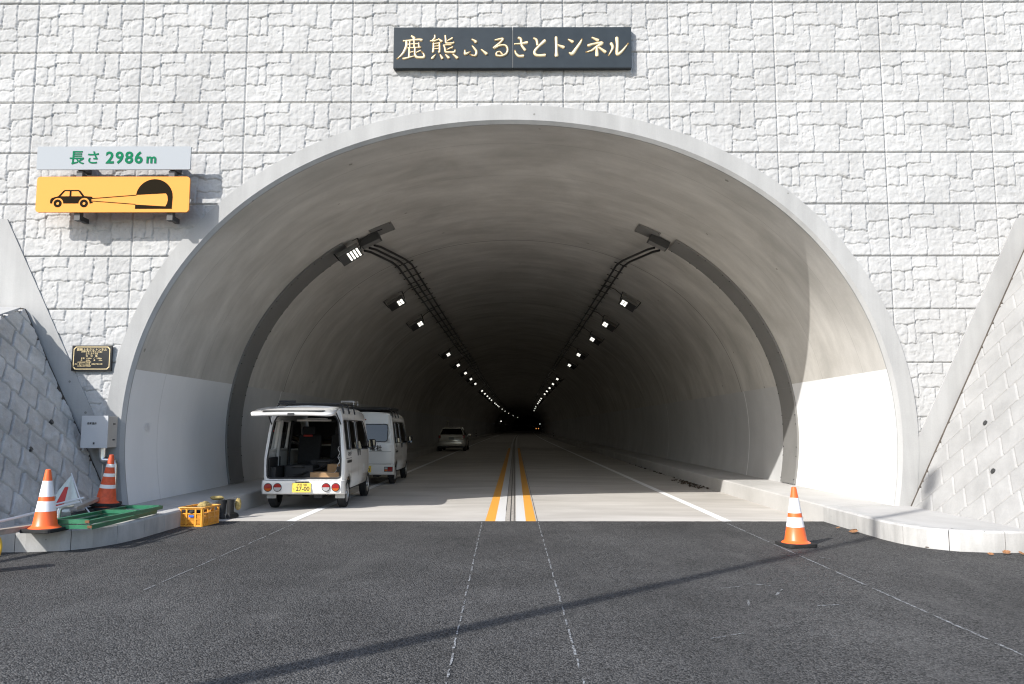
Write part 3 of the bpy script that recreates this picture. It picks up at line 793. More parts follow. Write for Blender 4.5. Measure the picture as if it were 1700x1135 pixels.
for x, y, z, r, col, lab in ((-2.55, 150, 2.55, .11, (1, .98, .9), 'round white light far down the left side of the tunnel'), (5.2, 165, 2.1, .08, (.9, 1, .95), 'small white light far down the right side of the tunnel'),
                         (4.6, 172, 1.15, .09, (1, .35, .08), 'orange signal light far down the right side, left one of two'), (5.1, 172, 1.15, .09, (1, .35, .08), 'orange signal light far down the right side, right one of two')):
    o = thing('signal_lamp', lab, 'lamp', (x, y, z))
    Mx = Matrix.Rotation(math.pi / 2, 3, 'X')
    one('lathe', [(r * 1.3, -.10), (r * 1.3, .03), (r, .05)], 14, (0, 0, 0), 0, Mx).build('housing', M['black'], o)
    one('lathe', [(r, .05), (r * .7, .075), (.01, .085)], 14, (0, 0, 0), 0, Mx).build('lens', plain('lit_signal_lens', col, .3, emit=(col, .8)), o)
    one('box', (0, .1, -.3 if x < 0 else .1), (.06, .06, .6)).build('mount', M['black'], o)

# ------------------------------------------------------------------ name board with brush lettering
def brush(strokes, ox, oy, X, Z, hgt, grow=0.0, unit=1.0, base=0.0):
    """raised brush strokes; each stroke a list of (x, y, width) in the letter grid"""
    m = MB()
    for si, st in enumerate(strokes):
        P = np.array(st, float); P[:, 2] = P[:, 2] + grow
        t = np.arange(len(P)); n = (len(P) - 1) * 7 + 1; tt = np.linspace(0, len(P) - 1, n)
        # Catmull-Rom
        def cr(a):
            i = np.minimum(tt.astype(int), len(P) - 2); f = tt - i
            p0 = a[np.maximum(i - 1, 0)]; p1 = a[i]; p2 = a[i + 1]; p3 = a[np.minimum(i + 2, len(P) - 1)]
            return .5 * (2 * p1 + (p2 - p0) * f + (2 * p0 - 5 * p1 + 4 * p2 - p3) * f**2 + (3 * p1 - p0 - 3 * p2 + p3) * f**3)
        x, y, w = cr(P[:, 0]), cr(P[:, 1]), np.maximum(cr(P[:, 2]), 2.5)
        dx, dy = np.gradient(x), np.gradient(y); l = np.hypot(dx, dy) + 1e-9; dx /= l; dy /= l
        # round ends
        e = [(x[0] - dx[0] * w[0] * .5 * k, y[0] - dy[0] * w[0] * .5 * k, w[0] * math.sqrt(1 - k * k), dx[0], dy[0]) for k in (.97, .8, .45)]
        mid = list(zip(x, y, w, dx, dy))
        f = [(x[-1] + dx[-1] * w[-1] * .5 * k, y[-1] + dy[-1] * w[-1] * .5 * k, w[-1] * math.sqrt(1 - k * k), dx[-1], dy[-1]) for k in (.45, .8, .97)]
        rings = []
        for px_, py_, ww, ax, ay in e + mid + f:
            ring = []
            for c, hh in ((-1, base), (-.8, base + hgt * .45 + si * .0001), (-.35, base + hgt * .92 + si * .0002), (.35, base + hgt * .92 + si * .0002), (.8, base + hgt * .45 + si * .0001), (1, base)):
                gx_, gy_ = px_ - ay * ww * .5 * c, py_ + ax * ww * .5 * c
                ring.append((X(ox + gx_ * unit), -hh * min(1, .4 + ww / 30), Z(oy + gy_ * unit)))
            rings.append(ring)
        m.loft(rings, 0, False)
    return m
K1 = [[(235, 90, 14), (270, 120, 30), (265, 147, 20)], [(120, 160, 12), (200, 155, 20), (330, 142, 22), (375, 148, 30)], [(165, 165, 26), (165, 230, 30), (132, 310, 26), (85, 370, 18), (35, 408, 5)],
      [(212, 165, 14), (215, 252, 14)], [(272, 150, 18), (276, 256, 18)], [(180, 207, 11), (340, 198, 16)], [(336, 192, 15), (345, 252, 20)], [(185, 256, 11), (365, 250, 14)],
      [(207, 265, 20), (205, 385, 22)], [(207, 322, 12), (262, 310, 14)], [(115, 400, 10), (150, 403, 24), (270, 372, 12)],
      [(287, 260, 20), (287, 340, 24), (310, 382, 28), (360, 390, 26), (410, 385, 30), (412, 350, 16), (378, 305, 5)], [(362, 296, 18), (302, 320, 10)],
      [(562, 85, 16), (560, 120, 20), (520, 163, 16)], [(497, 160, 10), (545, 163, 20), (622, 138, 12)], [(615, 135, 14), (655, 165, 28)],
      [(545, 195, 20), (545, 260, 22), (540, 310, 26)], [(545, 202, 14), (622, 192, 16)], [(627, 192, 20), (630, 312, 22), (612, 305, 8)], [(553, 236, 11), (617, 230, 12)], [(553, 272, 11), (617, 266, 12)],
      [(708, 90, 18), (715, 140, 22), (722, 188, 20), (770, 194, 18), (822, 190, 20), (826, 172, 6)], [(803, 126, 24), (735, 162, 10)],
      [(688, 222, 18), (705, 262, 20), (718, 312, 24), (785, 320, 22), (838, 315, 28), (848, 280, 6)], [(808, 250, 20), (728, 282, 8)], [(690, 222, 14), (790, 214, 14)],
      [(575, 350, 8), (532, 398, 32)], [(638, 350, 10), (668, 398, 30)], [(712, 350, 10), (757, 392, 30)], [(815, 345, 10), (875, 393, 32)],
      [(1078, 138, 10), (1135, 172, 32), (1128, 186, 18)], [(1082, 225, 8), (1112, 262, 20), (1145, 310, 26), (1135, 358, 28), (1100, 365, 16), (1052, 345, 5)], [(984, 285, 8), (992, 342, 34), (1060, 310, 5)], [(1208, 278, 8), (1282, 338, 36)],
      [(1408, 152, 18), (1510, 135, 30), (1480, 182, 24), (1388, 262, 30), (1470, 227, 24), (1548, 227, 22), (1580, 278, 22), (1560, 340, 24), (1490, 370, 26), (1428, 360, 22), (1428, 325, 18), (1470, 312, 16), (1505, 345, 14)]]
K2 = [[(60, 205, 12), (150, 200, 20), (232, 186, 34)], [(120, 120, 26), (150, 140, 26), (160, 220, 24), (205, 285, 28)], [(65, 290, 8), (80, 335, 18), (120, 370, 26), (178, 370, 32)],
      [(330, 125, 14), (368, 150, 26), (380, 215, 24)], [(480, 165, 40), (400, 237, 28), (345, 300, 30), (347, 345, 30), (395, 365, 28), (480, 360, 34)],
      [(642, 120, 32), (645, 220, 30), (645, 300, 30), (645, 362, 44)], [(665, 220, 16), (742, 250, 36)], [(808, 140, 8), (868, 174, 34)], [(822, 325, 10), (865, 340, 40), (920, 272, 34), (980, 187, 26), (1004, 135, 5)],
      [(1145, 118, 14), (1222, 154, 36)], [(1095, 227, 34), (1180, 203, 24), (1282, 195, 40), (1200, 250, 28), (1130, 300, 20), (1055, 318, 5)], [(1207, 250, 26), (1210, 360, 42)], [(1240, 256, 20), (1322, 314, 36)],
      [(1412, 205, 36), (1430, 262, 28), (1370, 368, 6)], [(1490, 130, 42), (1495, 222, 34), (1490, 345, 34), (1540, 325, 30), (1600, 260, 18), (1650, 195, 4)]]
BX = lambda px_: (px_ - 848.5) / 391 * 3.84          # board pixels to metres (its own face)
BZ = lambda py_: (84.5 - py_) / 66.5 * .69
board = thing('name_board', 'wide dark stone board with gold tunnel name above the arch', 'sign', (.03, YP - .06, 7.52))
for a, b in ((-1.92, -.0012), (.0012, 1.92)):
    one('box', ((a + b) / 2, -.03, 0), (b - a, .09, .69)).build('stone_slab', M['granite'], board, bevel=.006)
for grow, mat, nm, hg, bs in ((14, 'edgeshade', 'letter_edge_shade', .0015, .0765), (5, 'gold', 'lettering', .012, .0775)):  # wider brown ribbon first: painted edge shade of carved letters
    m = MB()
    for KK, ox in ((K1, 655), (K2, 845)):
        b = brush(KK, ox, 55, BX, BZ, hg, grow, 1 / 8.5, bs if nm == 'lettering' else bs); m.add(b.v, b.f)
    for i, v in enumerate(m.v): pass
    m.build(nm, M[mat], board, fix=False, smooth=60 if nm == 'lettering' else None)

# ------------------------------------------------------------------ length sign and headlight sign
YS = 12.00
sg_ = thing('length_sign', 'white board with green letters giving the tunnel length', 'sign', (0, YS, 0))
def px2x(x, y=YS): return (x - 855) / 1322 * y + .07
K = YS / 12.15
X0, X1, Z0, Z1 = -7.465 * K, -5.04 * K, 1.43 + (5.464 - 1.43) * K, 1.43 + (5.838 - 1.43) * K
def panel(m, x0, x1, z0, z1, r, y0, y1, mi=0):
    pts = []
    for cx_, cz_, a0 in ((x1 - r, z1 - r, 0), (x0 + r, z1 - r, 90), (x0 + r, z0 + r, 180), (x1 - r, z0 + r, 270)):
        for k in range(6): a = R(a0 + 18 * k); pts.append((cx_ + r * math.cos(a), cz_ + r * math.sin(a)))
    m.prism(pts, lambda a, b, d: (a, d, b), y0, y1, mi)
m = MB(); panel(m, X0, X1, Z0, Z1, .015, 0, .03); m.build('panel', M['signwhite'], sg_)
zc_ = (Z0 + Z1) / 2; wd = X1 - X0
gx_ = lambda px_: X0 + (px_ - 63) / (317 - 63) * wd
m_items = [('長', .235, (gx_(129), -.004, zc_ - .01), .002, .003, {}), ('さ', .225, (gx_(156), -.004, zc_ - .01), .002, .003, {}),
           ('2986', .262, (gx_(207.5), -.004, zc_ - .005), .002, .006, dict(spacing=1.14)), ('m', .215, (gx_(252.5), -.004, zc_ - .017), .002, .006, {})]
lettering(m_items, sg_, M['signgreen'])
yl = thing('headlight_sign', 'yellow board with black car lighting up a tunnel', 'sign', (0, YS, 0))
x0_, x1_, z0_, z1_ = -7.44 * K, -5.035 * K, 1.43 + (4.776 - 1.43) * K, 1.43 + (5.348 - 1.43) * K
m = MB(); panel(m, x0_, x1_, z0_, z1_, .05, 0, .03); m.build('panel', M['signyellow'], yl)
for o_, zs_ in ((sg_, (5.42, 5.62)), (yl, (4.62, 5.05, 5.40))):
    m = MB()
    for xx in (-6.72, -5.28):
        m.box((xx, .09, (zs_[0] + zs_[-1]) / 2 + .0), (.09, .10, zs_[-1] - zs_[0]))
        for z_ in zs_: m.box((xx, .22, min(max(z_, zs_[0] + .05), zs_[-1] - .05)), (.07, .22, .07))
    build_each(m, 'bracket', M['darksteel'], o_)
# pictogram, drawn on a 440 x 105 grid over the panel (crop units)
fx = lambda a: x0_ + (a - 255) / (1340 - 255) * (x1_ - x0_)
fz = lambda b: z1_ - (b - 393) / (648 - 393) * (z1_ - z0_)
pic = MB(); fn = lambda a, b, d: (fx(a), -d, fz(b))
ark = [(1093 + 130 * math.cos(R(a)), 540 - 130 * math.sin(R(a))) for a in range(0, 181, 8)]
beam = [(655, 545), (1175, 513), (1186, 530), (1190, 560), (1184, 590), (1175, 606), (655, 573)]
tn = [(1218, 624)] + ark + [(963, 624)]
pic.prism([(1223, 540), (1220, 624), (961, 624), (961, 594), (1175, 607), (1186, 585), (1190, 560), (1186, 532), (1175, 513), (966, 524)] + [(1093 + 130 * math.cos(R(a)), 540 - 128 * math.sin(R(a))) for a in range(172, 4, -8)], fn, -.001, .004)
pic.prism([(650, 548), (966, 524), (966, 528.5), (650, 553)], fn, -.001, .0041); pic.prism([(650, 570), (961, 594), (961, 589.5), (650, 565.5)], fn, -.001, .0041)
body = [(358, 585), (357, 560), (368, 546), (412, 534), (448, 494), (458, 489), (556, 489), (568, 495), (598, 533), (650, 537), (658, 546), (648, 555), (648, 572), (660, 575), (655, 583), (637, 586)]
arc2 = [(597 + 40 * math.cos(R(a)), 585 - 40 * math.sin(R(a))) for a in range(10, 180, 12)]; arc1 = [(411 + 40 * math.cos(R(a)), 585 - 40 * math.sin(R(a))) for a in range(10, 180, 12)]
pic.prism(body[:-1] + [(637, 586)] + arc2 + [(557, 585), (451, 585)] + arc1 + [(371, 585)], fn, -.001, .0042,
          holes=[[(428, 534), (458, 497), (492, 497), (492, 534)], [(504, 534), (504, 497), (553, 497), (582, 534)]])
for c in (411, 597):
    pic.prism([(c + 28 * math.cos(R(a)), 585 - 28 * math.sin(R(a))) for a in range(0, 360, 15)], fn, -.001, .0043, holes=[[(c + 11 * math.cos(R(a)), 585 - 11 * math.sin(R(a))) for a in range(0, 360, 30)]])
pic.build('pictogram', M['signblack'], yl)

# ------------------------------------------------------------------ small plaque, control box with its pipe
pl = thing('data_plaque', 'small black plaque with gold border and data text beside the arch', 'plaque', (-6.51, YP - .075, 2.50))
one('box', (0, 0, 0), (.62, .035, .40)).build('plate', M['plaqueblack'], pl, bevel=.004)
m = MB(); oc = lambda w, h, c: [(w - c, h), (w, h - c), (w, -h + c), (w - c, -h), (-w + c, -h), (-w, -h + c), (-w, h - c), (-w + c, h)]
m.prism(oc(.285, .178, .035), XZ(-.0165), 0, .003, holes=[oc(.273, .166, .034)]); m.build('border', M['plaquegold'], pl)
ZL = [.128, .094, .064, .028, -.006, -.036, -.066, -.096, -.126]
TX = [('鹿熊ふるさとトンネル', .046, 0, 0), ('（中津３号トンネル１工区）', .027, 0, 0), ('２０１８年４月', .027, 0, 0), ('大　分　県', .036, 0, 0), ('延長　1,540m　／　2,986m', .026, 0, 0), ('巾　　10.5m　　高　　4.5m', .026, 0, 0),
      ('大分県土木建築部道路', .021, -.215, 1), ('施工　鹿熊トンネル工事　共同企業体大分県', .021, -.255, 1), ('大分県土木建築部道路', .021, -.215, 1)]
lettering([(t, s, (x, -.0185, z), .001, .0006, dict(align='LEFT' if al else 'CENTER', spacing=1.05)) for (t, s, x, al), z in zip(TX, ZL)], pl, M['plaquegold'])

cb = thing('control_box', 'grey steel cabinet with a bent chrome pipe on the wall left of the arch', 'cabinet', (-6.26, 12.05, 1.36))
one('box', (0, .15, 0), (.39, .28, .47)).build('cabinet', M['boxside'], cb, bevel=.004)
one('box', (-.003, -.0, 0), (.40, .022, .485)).build('door', M['boxgrey'], cb, bevel=.004)
lettering([('空気温井', .036, (-.045, -.0125, .125), .001, .001, {})], cb, M['ink'])
m = MB()
for z in (.12, -.12): m.box((.199, .18, z), (.012, .05, .02))
m.box((.0, -.016, -.17), (.02, .012, .03)); build_each(m, 'hinge', M['darksteel'], cb)
for nm, r in (('pipe', .055),):
    m = MB(); def_pts = [(.05, .15, -.23), (.05, .15, -.38), (.06, .15, -.415), (.085, .15, -.435), (.19, .15, -.435), (.225, .15, -.45), (.24, .15, -.49), (.24, .15, -1.12)]
    m.tube(def_pts, r, 16); m.build(nm, M['steel'], cb, smooth=50)
m = MB(); m.tube([(.04, .2, -.24), (.04, .2, -1.12)], .009, 8); m.build('thin_conduit', M['zinc'], cb)

# chalked number on the white wall
for ch in ('45',):
    me = text_mesh(ch, .20, .001, 0, shear=.2)
    o = link_mesh('chalked_number', me, plain('faint_chalk', (.80, .80, .80), .9)); tag(o, 'number 45 chalked on the white wall at the left', 'writing')
    yv = 13.07
    for v in me.vertices:
        x, y, z = v.co; zz = 1.42 + y
        v.co = (-arch_x(zz) + .022 + z * .0, yv + x, zz)

# ------------------------------------------------------------------ traffic cones
def cone_parts(root, bands, mo, mw, basez=0.0, h=.70):
    r = lambda z: .135 - (.135 - .028) * (z - .05) / (h - .05)
    cuts = [.05] + [c for b in bands for c in b] + [h]
    m = MB(); prof = [(.172, .042), (.160, .052), (r(.06) + .008, .062), (r(.075), .075)]
    z = .075; zs = sorted(set([z] + [c for b in bands for c in b] + [h]))
    for z in zs[1:]: prof.append((r(z), z))
    prof += [(.018, h + .004), (.016, h - .03)]
    m.lathe(prof, 32); m.build('cone_body', M[mo], root, smooth=40)
    for a, b in bands:
        m = MB(); m.lathe([(r(a) + .0015, a), (r(b) + .0015, b)], 32, cap=False); m.build('reflective_band', M[mw], root, smooth=40)
    pts = []
    hw_, c_ = .19, .05
    for sx, sy, a0 in ((1, 1, 0), (-1, 1, 90), (-1, -1, 180), (1, -1, 270)):
        for k in range(4): a = R(a0 + 30 * k); pts.append((sx * (hw_ - c_) + c_ * math.cos(a), sy * (hw_ - c_) + c_ * math.sin(a)))
    m = MB(); m.prism(pts, lambda a, b, d: (a, b, d), 0.0, .042); m.build('rubber_base', M['rubber'], root, bevel=.006)
BN = [(.255, .375), (.415, .585)]
c1 = thing('traffic_cone', 'orange cone with two white bands standing on the asphalt right of centre', 'traffic cone', (3.47, 9.86, .003), R(12), 'traffic cones')
cone_parts(c1, [(.23, .345), (.395, .575)], 'orange', 'reflwhite')
c2 = copy_tree(c1); c2.location = (-5.33, 9.30, SW + .002); c2.rotation_euler = (0, 0, R(-5))
tag(c2, 'orange cone with two white bands on the left pavement corner', 'traffic cone', 'traffic cones')
c3 = thing('traffic_cone', 'dirty orange cone with three thin worn bands, leaning on a stacked base', 'traffic cone', (-5.67, 11.32, SW + .105), 0, 'traffic cones')
cone_parts(c3, [(.24, .29), (.40, .445), (.53, .575)], 'dirtyorange', 'wornwhite'); c3.rotation_euler = (R(2), R(4), R(20))
for i, lab in enumerate(('black square rubber cone base lowest in the stack under the dirty cone', 'black square rubber cone base directly under the dirty cone')):
    c4 = thing('cone_base', lab, 'cone base', (-5.66 + i * .015, 11.30, SW + .002 + i * .05), R(8))
    one('box', (0, 0, .021), (.42, .40, .034)).build('slab', M['rubber'], c4, bevel=.006)
    one('lathe', [(.17, 0), (.15, .011)], 24, (.0, 0, .0385)).build('orange_rim', M['dirtyorange'], c4)

# ------------------------------------------------------------------ yellow crate, boots
cr = thing('plastic_crate', 'yellow lattice plastic crate filled with rags by the left kerb', 'crate', (-4.60, 11.98, 0.0), R(-6))
def lattice(w, h, sx):
    m = MB()
    for x in (-w / 2 + .012, -.068, .068, w / 2 - .012) if sx else (-w / 2 + .012, -w / 6, w / 6, w / 2 - .012): m.box((x, 0, h / 2), (.022, .02, h))
    for z, t in ((.012, .024), (h * .40, .012), (h * .68, .014), (h - .014, .028)): m.box((0, .002, z), (w - .01, .016, t))
    n = int(w / .017)
    for r0, r1 in ((.03, h * .38), (h * .43, h * .66)):
        k = max(2, int((r1 - r0) / .018))
        for i in range(n): m.box((-w / 2 + w * (i + .5) / n, .0035, (r0 + r1) / 2), (.0075, .006, r1 - r0))
        for j in range(k): m.box((0, .0065, r0 + (r1 - r0) * (j + .5) / k), (w - .03, .005, .008))
    return m
for nm, w, rot, c in (('front_side', .345, 0, (0, -.25, 0)), ('back_side', .345, 180, (0, .25, 0)), ('right_side', .5, 90, (.1725, 0, 0)), ('left_side', .5, 270, (-.1725, 0, 0))):
    m = lattice(w - .004, .27, rot in (0, 180)); M4 = Matrix.Rotation(R(rot), 3, 'Z')
    m.v = [tuple(M4 @ Vector(v) + Vector(c)) for v in m.v]; m.build(nm, M['crate'], cr)
m = MB()
for c, d in (((0, -.262, .268), (.372, .026, .014)), ((0, .262, .268), (.372, .026, .014)), ((.185, 0, .268), (.026, .50, .014)), ((-.185, 0, .268), (.026, .50, .014))): m.box(c, d)
m.build('rim', M['crate'], cr, bevel=.003)
one('box', (0, 0, .012), (.33, .48, .016)).build('floor', M['crate'], cr)
one('box', (.01, -.268, .15), (.075, .006, .032)).build('sticker', M['crateblue'], cr)
def crumpled(name, label, cat, c, d, mat, seed, rz=0):
    bm = bmesh.new(); bmesh.ops.create_icosphere(bm, subdivisions=4, radius=1); rg = np.random.default_rng(seed)
    for v in bm.verts:
        p = v.co; f = 1 + .35 * float(fnoise(np.array([p.x * 1.7 + seed]), np.array([p.y * 1.7 + p.z]), seed, 4)[0])
        v.co = Vector((p.x * d[0] * f, p.y * d[1] * f, p.z * d[2] * f))
    me = bpy.data.meshes.new(name); bm.to_mesh(me); bm.free()
    me.polygons.foreach_set('use_smooth', [True] * len(me.polygons))
    o = link_mesh(name, me, mat); o.location = c; o.rotation_euler.z = rz
    return tag(o, label, cat)
crumpled('work_cloth', 'straw coloured rag heaped in the yellow crate', 'cloth', (-4.54, 12.02, .26), (.10, .15, .07), M['straw'], 3)
crumpled('work_cloth', 'dark rag lying in the back of the yellow crate', 'cloth', (-4.62, 11.90, .21), (.13, .17, .06), M['cloth'], 8)
def boot(x, y, rz, label):
    o = thing('rubber_boot', label, 'boot', (x, y, -.045), rz, 'pair of boots')
    sec = [((0, -.03, .30), .062, .066), ((0, -.03, .22), .060, .062), ((0, -.028, .12), .055, .056), ((0, -.02, .07), .05, .062)]
    m = MB(); rings = []
    for (a, b, z), rx_, ry_ in [((0, -.03, .245), .052, .054)] + sec:
        rings.append([(a + rx_ * math.cos(2 * math.pi * k / 20), b + ry_ * math.sin(2 * math.pi * k / 20), z) for k in range(20)])
    m.loft(rings, 0, True, True); m.build('shaft', M['rubber'], o, smooth=50)
    m = MB(); rings = []
    for y_, w_, h_ in ((-.095, .02, .05), (-.085, .042, .075), (-.03, .046, .085), (.03, .044, .09), (.09, .048, .075), (.14, .046, .06), (.17, .03, .045), (.18, .012, .03)):
        rings.append([(w_ * math.cos(R(a)), y_, .012 + max(0, h_ * math.sin(R(a)))) for a in range(0, 181, 15)])
    m.loft(rings, 0, True, True); m.build('foot', M['rubber'], o, smooth=50)
    m = MB(); m.prism([(.048 * math.cos(R(a)), .04 + .145 * math.sin(R(a)) - (.0)) for a in range(0, 360, 15)], lambda a, b, d: (a, b, d), 0, .014); m.build('sole', M['black'], o)
boot(-4.71, 13.20, R(20), 'left one of two black rubber boots beside the yellow crate')
boot(-4.575, 13.24, R(-15), 'right one of two black rubber boots, next to a pale glove')
crumpled('work_glove', 'pale work glove hanging beside the black boots', 'glove', (-4.50, 13.33, .17), (.05, .05, .10), M['straw'], 21)
crumpled('work_glove', 'pale rolled glove lying on the kerb above the black boots', 'glove', (-4.83, 13.30, .275), (.11, .05, .035), M['straw'], 27, .4)

# ------------------------------------------------------------------ odds and ends on the left pavement
def folded_frame(z, off, rz, label):
    o = thing('barrier_frame', label, 'barrier', (-5.10 + off, 10.25, z), rz, 'folded green barriers')
    L_, W_ = 1.75, .46
    def ang(m, a, b):
        m.bar(a, b, .05, .006); a2, b2 = Vector(a), Vector(b); t = (b2 - a2).normalized(); s = t.cross(Vector((0, 0, 1)))
        m.bar(a2 + s * .024 + Vector((0, 0, -.02)), b2 + s * .024 + Vector((0, 0, -.02)), .006, .045)
    for nm, a, b in (('rail', (W_ / 2, -L_ / 2, 0), (W_ / 2, L_ / 2, 0)), ('rail', (-W_ / 2, L_ / 2, 0), (-W_ / 2, -L_ / 2, 0)), ('crossbar', (-W_ / 2, -L_ / 2 + .03, .007), (W_ / 2, -L_ / 2 + .03, .007)), ('crossbar', (-W_ / 2, L_ / 2 - .03, .007), (W_ / 2, L_ / 2 - .03, .007)), ('crossbar', (-W_ / 2, .25, .007), (W_ / 2, .25, .007))):
        m = MB(); ang(m, a, b); m.build(nm, M['green'], o)
    m = MB()
    for sx in (-1, 1):
        for sy in (-1, 1): m.box((sx * W_ / 2, sy * (L_ / 2 + .004), -.012), (.052, .008, .03))
    build_each(m, 'rusty_end', M['rust'], o)
    return o
folded_frame(SW + .055, 0, R(1), 'green steel barrier frame folded flat, lower of the two')
folded_frame(SW + .115, .03, R(-2.5), 'green steel barrier frame folded flat, upper of the two')
# rolled flag on sticks
fl = thing('work_flag', 'white and red flag draped on thin poles against the left block wall', 'flag', (-6.0, 10.95, SW))
A_, B_, C_ = Vector((-.20, .42, .52)), Vector((.22, -.10, .19)), Vector((-.22, -.20, .10))
def clothpt(u, v):
    p = A_ * (1 - u) + (B_ * v + C_ * (1 - v)) * u
    return p + Vector((0, -.05, .0)) * math.sin(v * 9) * u * .8 + Vector((0, 0, -.06)) * math.sin(math.pi * v) * u
def cloth(v0, v1, mat, u0=0, u1=1, nm='cloth'):
    m = MB(); m.loft([[clothpt(u0 + (u1 - u0) * i / 14, v0 + (v1 - v0) * j / 12) for j in range(13)] for i in range(15)], 0, False)
    return m.build(nm, mat, fl, smooth=60, solid=.004)
cloth(0, .28, M['flagwhite']); cloth(.28, .5, M['flagred'], .35); cloth(.28, .5, M['flagwhite'], 0, .35); cloth(.5, 1, M['flagwhite'])
m = MB(); m.loft([[(-.20 + .035 * i, -.22 - .04 * math.sin(j), .11 - .02 * j + .004 * (i % 3)) for j in range(6)] for i in range(12)], 0, False); m.build('fallen_fold', M['flagwhite'], fl, smooth=60, solid=.004)
m = MB(); m.tube([A_ + Vector((-.02, .03, .02)), B_ + Vector((.02, .0, .0)), B_ + Vector((.22, -.1, -.16))], .009, 8); m.build('pole', M['whitepipe'], fl)
m = MB(); m.tube([C_ + Vector((0, -.02, .03)), B_ + Vector((.06, 0, .06))], .012, 8); m.build('pole', M['whitepipe'], fl)
def solo(name, label, cat, m, mat, **k): return tag(m.build(name, mat, **k), label, cat)
m = MB(); m.tube([(-5.70, 10.22, SW), (-5.70, 10.22, SW + .15), (-5.69, 10.235, SW + .175), (-5.67, 10.27, SW + .185), (-5.62, 10.38, SW + .185)], .034, 14)
solo('pipe_elbow', 'short chrome pipe elbow standing on the left pavement', 'pipe', m, M['steel'], smooth=50)
m = MB(); m.bar((-5.70, 10.55, SW + .13), (-5.75, 11.25, SW + .20), .10, .05)
solo('steel_channel', 'wider grey steel channel propped in front of the flag', 'metal bar', m, M['zinc'], bevel=.006)
m = MB(); m.bar((-5.72, 10.6, SW + .04), (-5.74, 11.2, SW + .04), .07, .07)
solo('steel_channel', 'dark square steel bar lying under the wider channel', 'metal bar', m, M['darksteel'], bevel=.006)
m = MB(); m.bar((-5.78, 8.2, SW + .05), (-5.36, 9.98, SW + .035), .09, .06)
solo('timber_beam', 'weathered grey timber behind the left corner cone', 'timber', m, M['timber'], bevel=.004)
m = MB(); m.tube([(-6.0, 8.6, SW + .06), (-5.80, 9.45, SW + .13), (-5.66, 10.0, SW + .19), (-5.60, 10.5, SW + .22)], .017, 10)
solo('white_pole', 'long thin white pole propped behind the left corner cone', 'pole', m, M['whitepipe'], smooth=50)
m = MB(); m.tube([(-6.3, 9.2, SW + .18), (-5.98, 9.45, SW + .19)], .018, 10)
solo('black_pipe', 'end of a thin black pipe at the left edge above the yellow coil', 'pipe', m, M['black'], smooth=50)
m = MB(); Mx = Matrix.Rotation(R(70), 3, 'X'); 
coil = []
rl = thing('hose_coil', 'standing coil of yellow hose at the left edge of the road', 'hose', (-5.27, 8.02, .235), R(28))
for k in range(6):
    m = MB(); rr = .222 - .008 * (k % 2) - .01 * (k // 4); yo = -.06 + .025 * k
    m.tube([(rr * math.cos(R(a)), yo + .004 * math.sin(R(a * 3 + k * 50)), rr * math.sin(R(a))) for a in range(0, 361, 10)], .0125, 8, cap=False)
    m.build('hose_turn', M['hose'] if k != 4 else M['whitepipe'], rl, smooth=50)
m = MB()
for a in (20, 110, 200, 290): m.box((.216 * math.cos(R(a)), .0, .216 * math.sin(R(a))), (.04, .165, .012), 0, Matrix.Rotation(R(90 - a), 3, 'Y'))
build_each(m, 'strap', M['black'], rl)
m = MB(); m.bar((-5.35, 7.72, .012), (-4.93, 7.84, .012), .035, .02); solo('orange_bar', 'small orange bar lying on the asphalt by the yellow coil', 'bar', m, M['orange'])

# ------------------------------------------------------------------ vans
HZ = [.28, .45, .62, .92, 1.0, 1.35, 1.62, 1.74, 1.80]; HX = [.690, .725, .737, .737, .728, .682, .645, .622, .585]
def van_hw(y, z):
    w = float(np.interp(z, HZ, HX)); f = max(0, min(1, (y - 2.65) / .75)); r_ = max(0, min(1, (.16 - y) / .16))
    return w - .16 * f * f - .035 * r_ * r_
def rear_y(z): return .03 + .12 * max(0, (z - .9) / .9)
def curved_panel(poly, holes, cuts_b, fn, cuts_a=()):
    loops = [list(poly)] + [list(h) for h in holes]; flat = [p for l in loops for p in l]
    tri = geometry.tessellate_polygon([[Vector((p[0], p[1], 0)) for p in l] for l in loops])
    bm = bmesh.new(); vs = [bm.verts.new((p[0], p[1], 0)) for p in flat]
    for t in tri:
        try: bm.faces.new([vs[i] for i in t])
        except ValueError: pass
    for cuts, nrm in ((cuts_b, (0, 1, 0)), (cuts_a, (1, 0, 0))):
        for c in cuts:
            bmesh.ops.bisect_plane(bm, geom=bm.verts[:] + bm.edges[:] + bm.faces[:], plane_co=(c, c, 0), plane_no=nrm, dist=1e-5)
    bmesh.ops.remove_doubles(bm, verts=bm.verts[:], dist=1e-5)
    m = MB(); bm.verts.index_update(); vv = [fn(v.co.x, v.co.y) for v in bm.verts]
    m.add(vv, [[v.index for v in f.verts] for f in bm.faces]); bm.free()
    return m
def orient(m, out):
    """flip every face so that it looks along out(centre)"""
    V = [Vector(v) for v in m.v]
    for i, f in enumerate(m.f):
        c = sum((V[j] for j in f), Vector()) / len(f); nn = geometry.normal([V[j] for j in f])
        if nn.dot(out(c)) < 0: m.f[i] = f[::-1]
    return m
def rrect(x0, z0, x1, z1, r, n=5):
    pts = []
    for cx_, cz_, a0 in ((x1 - r, z1 - r, 0), (x0 + r, z1 - r, 90), (x0 + r, z0 + r, 180), (x1 - r, z0 + r, 270)):
        for k in range(n): a = R(a0 + 90 * k / (n - 1)); pts.append((cx_ + r * math.cos(a), cz_ + r * math.sin(a)))
    return pts
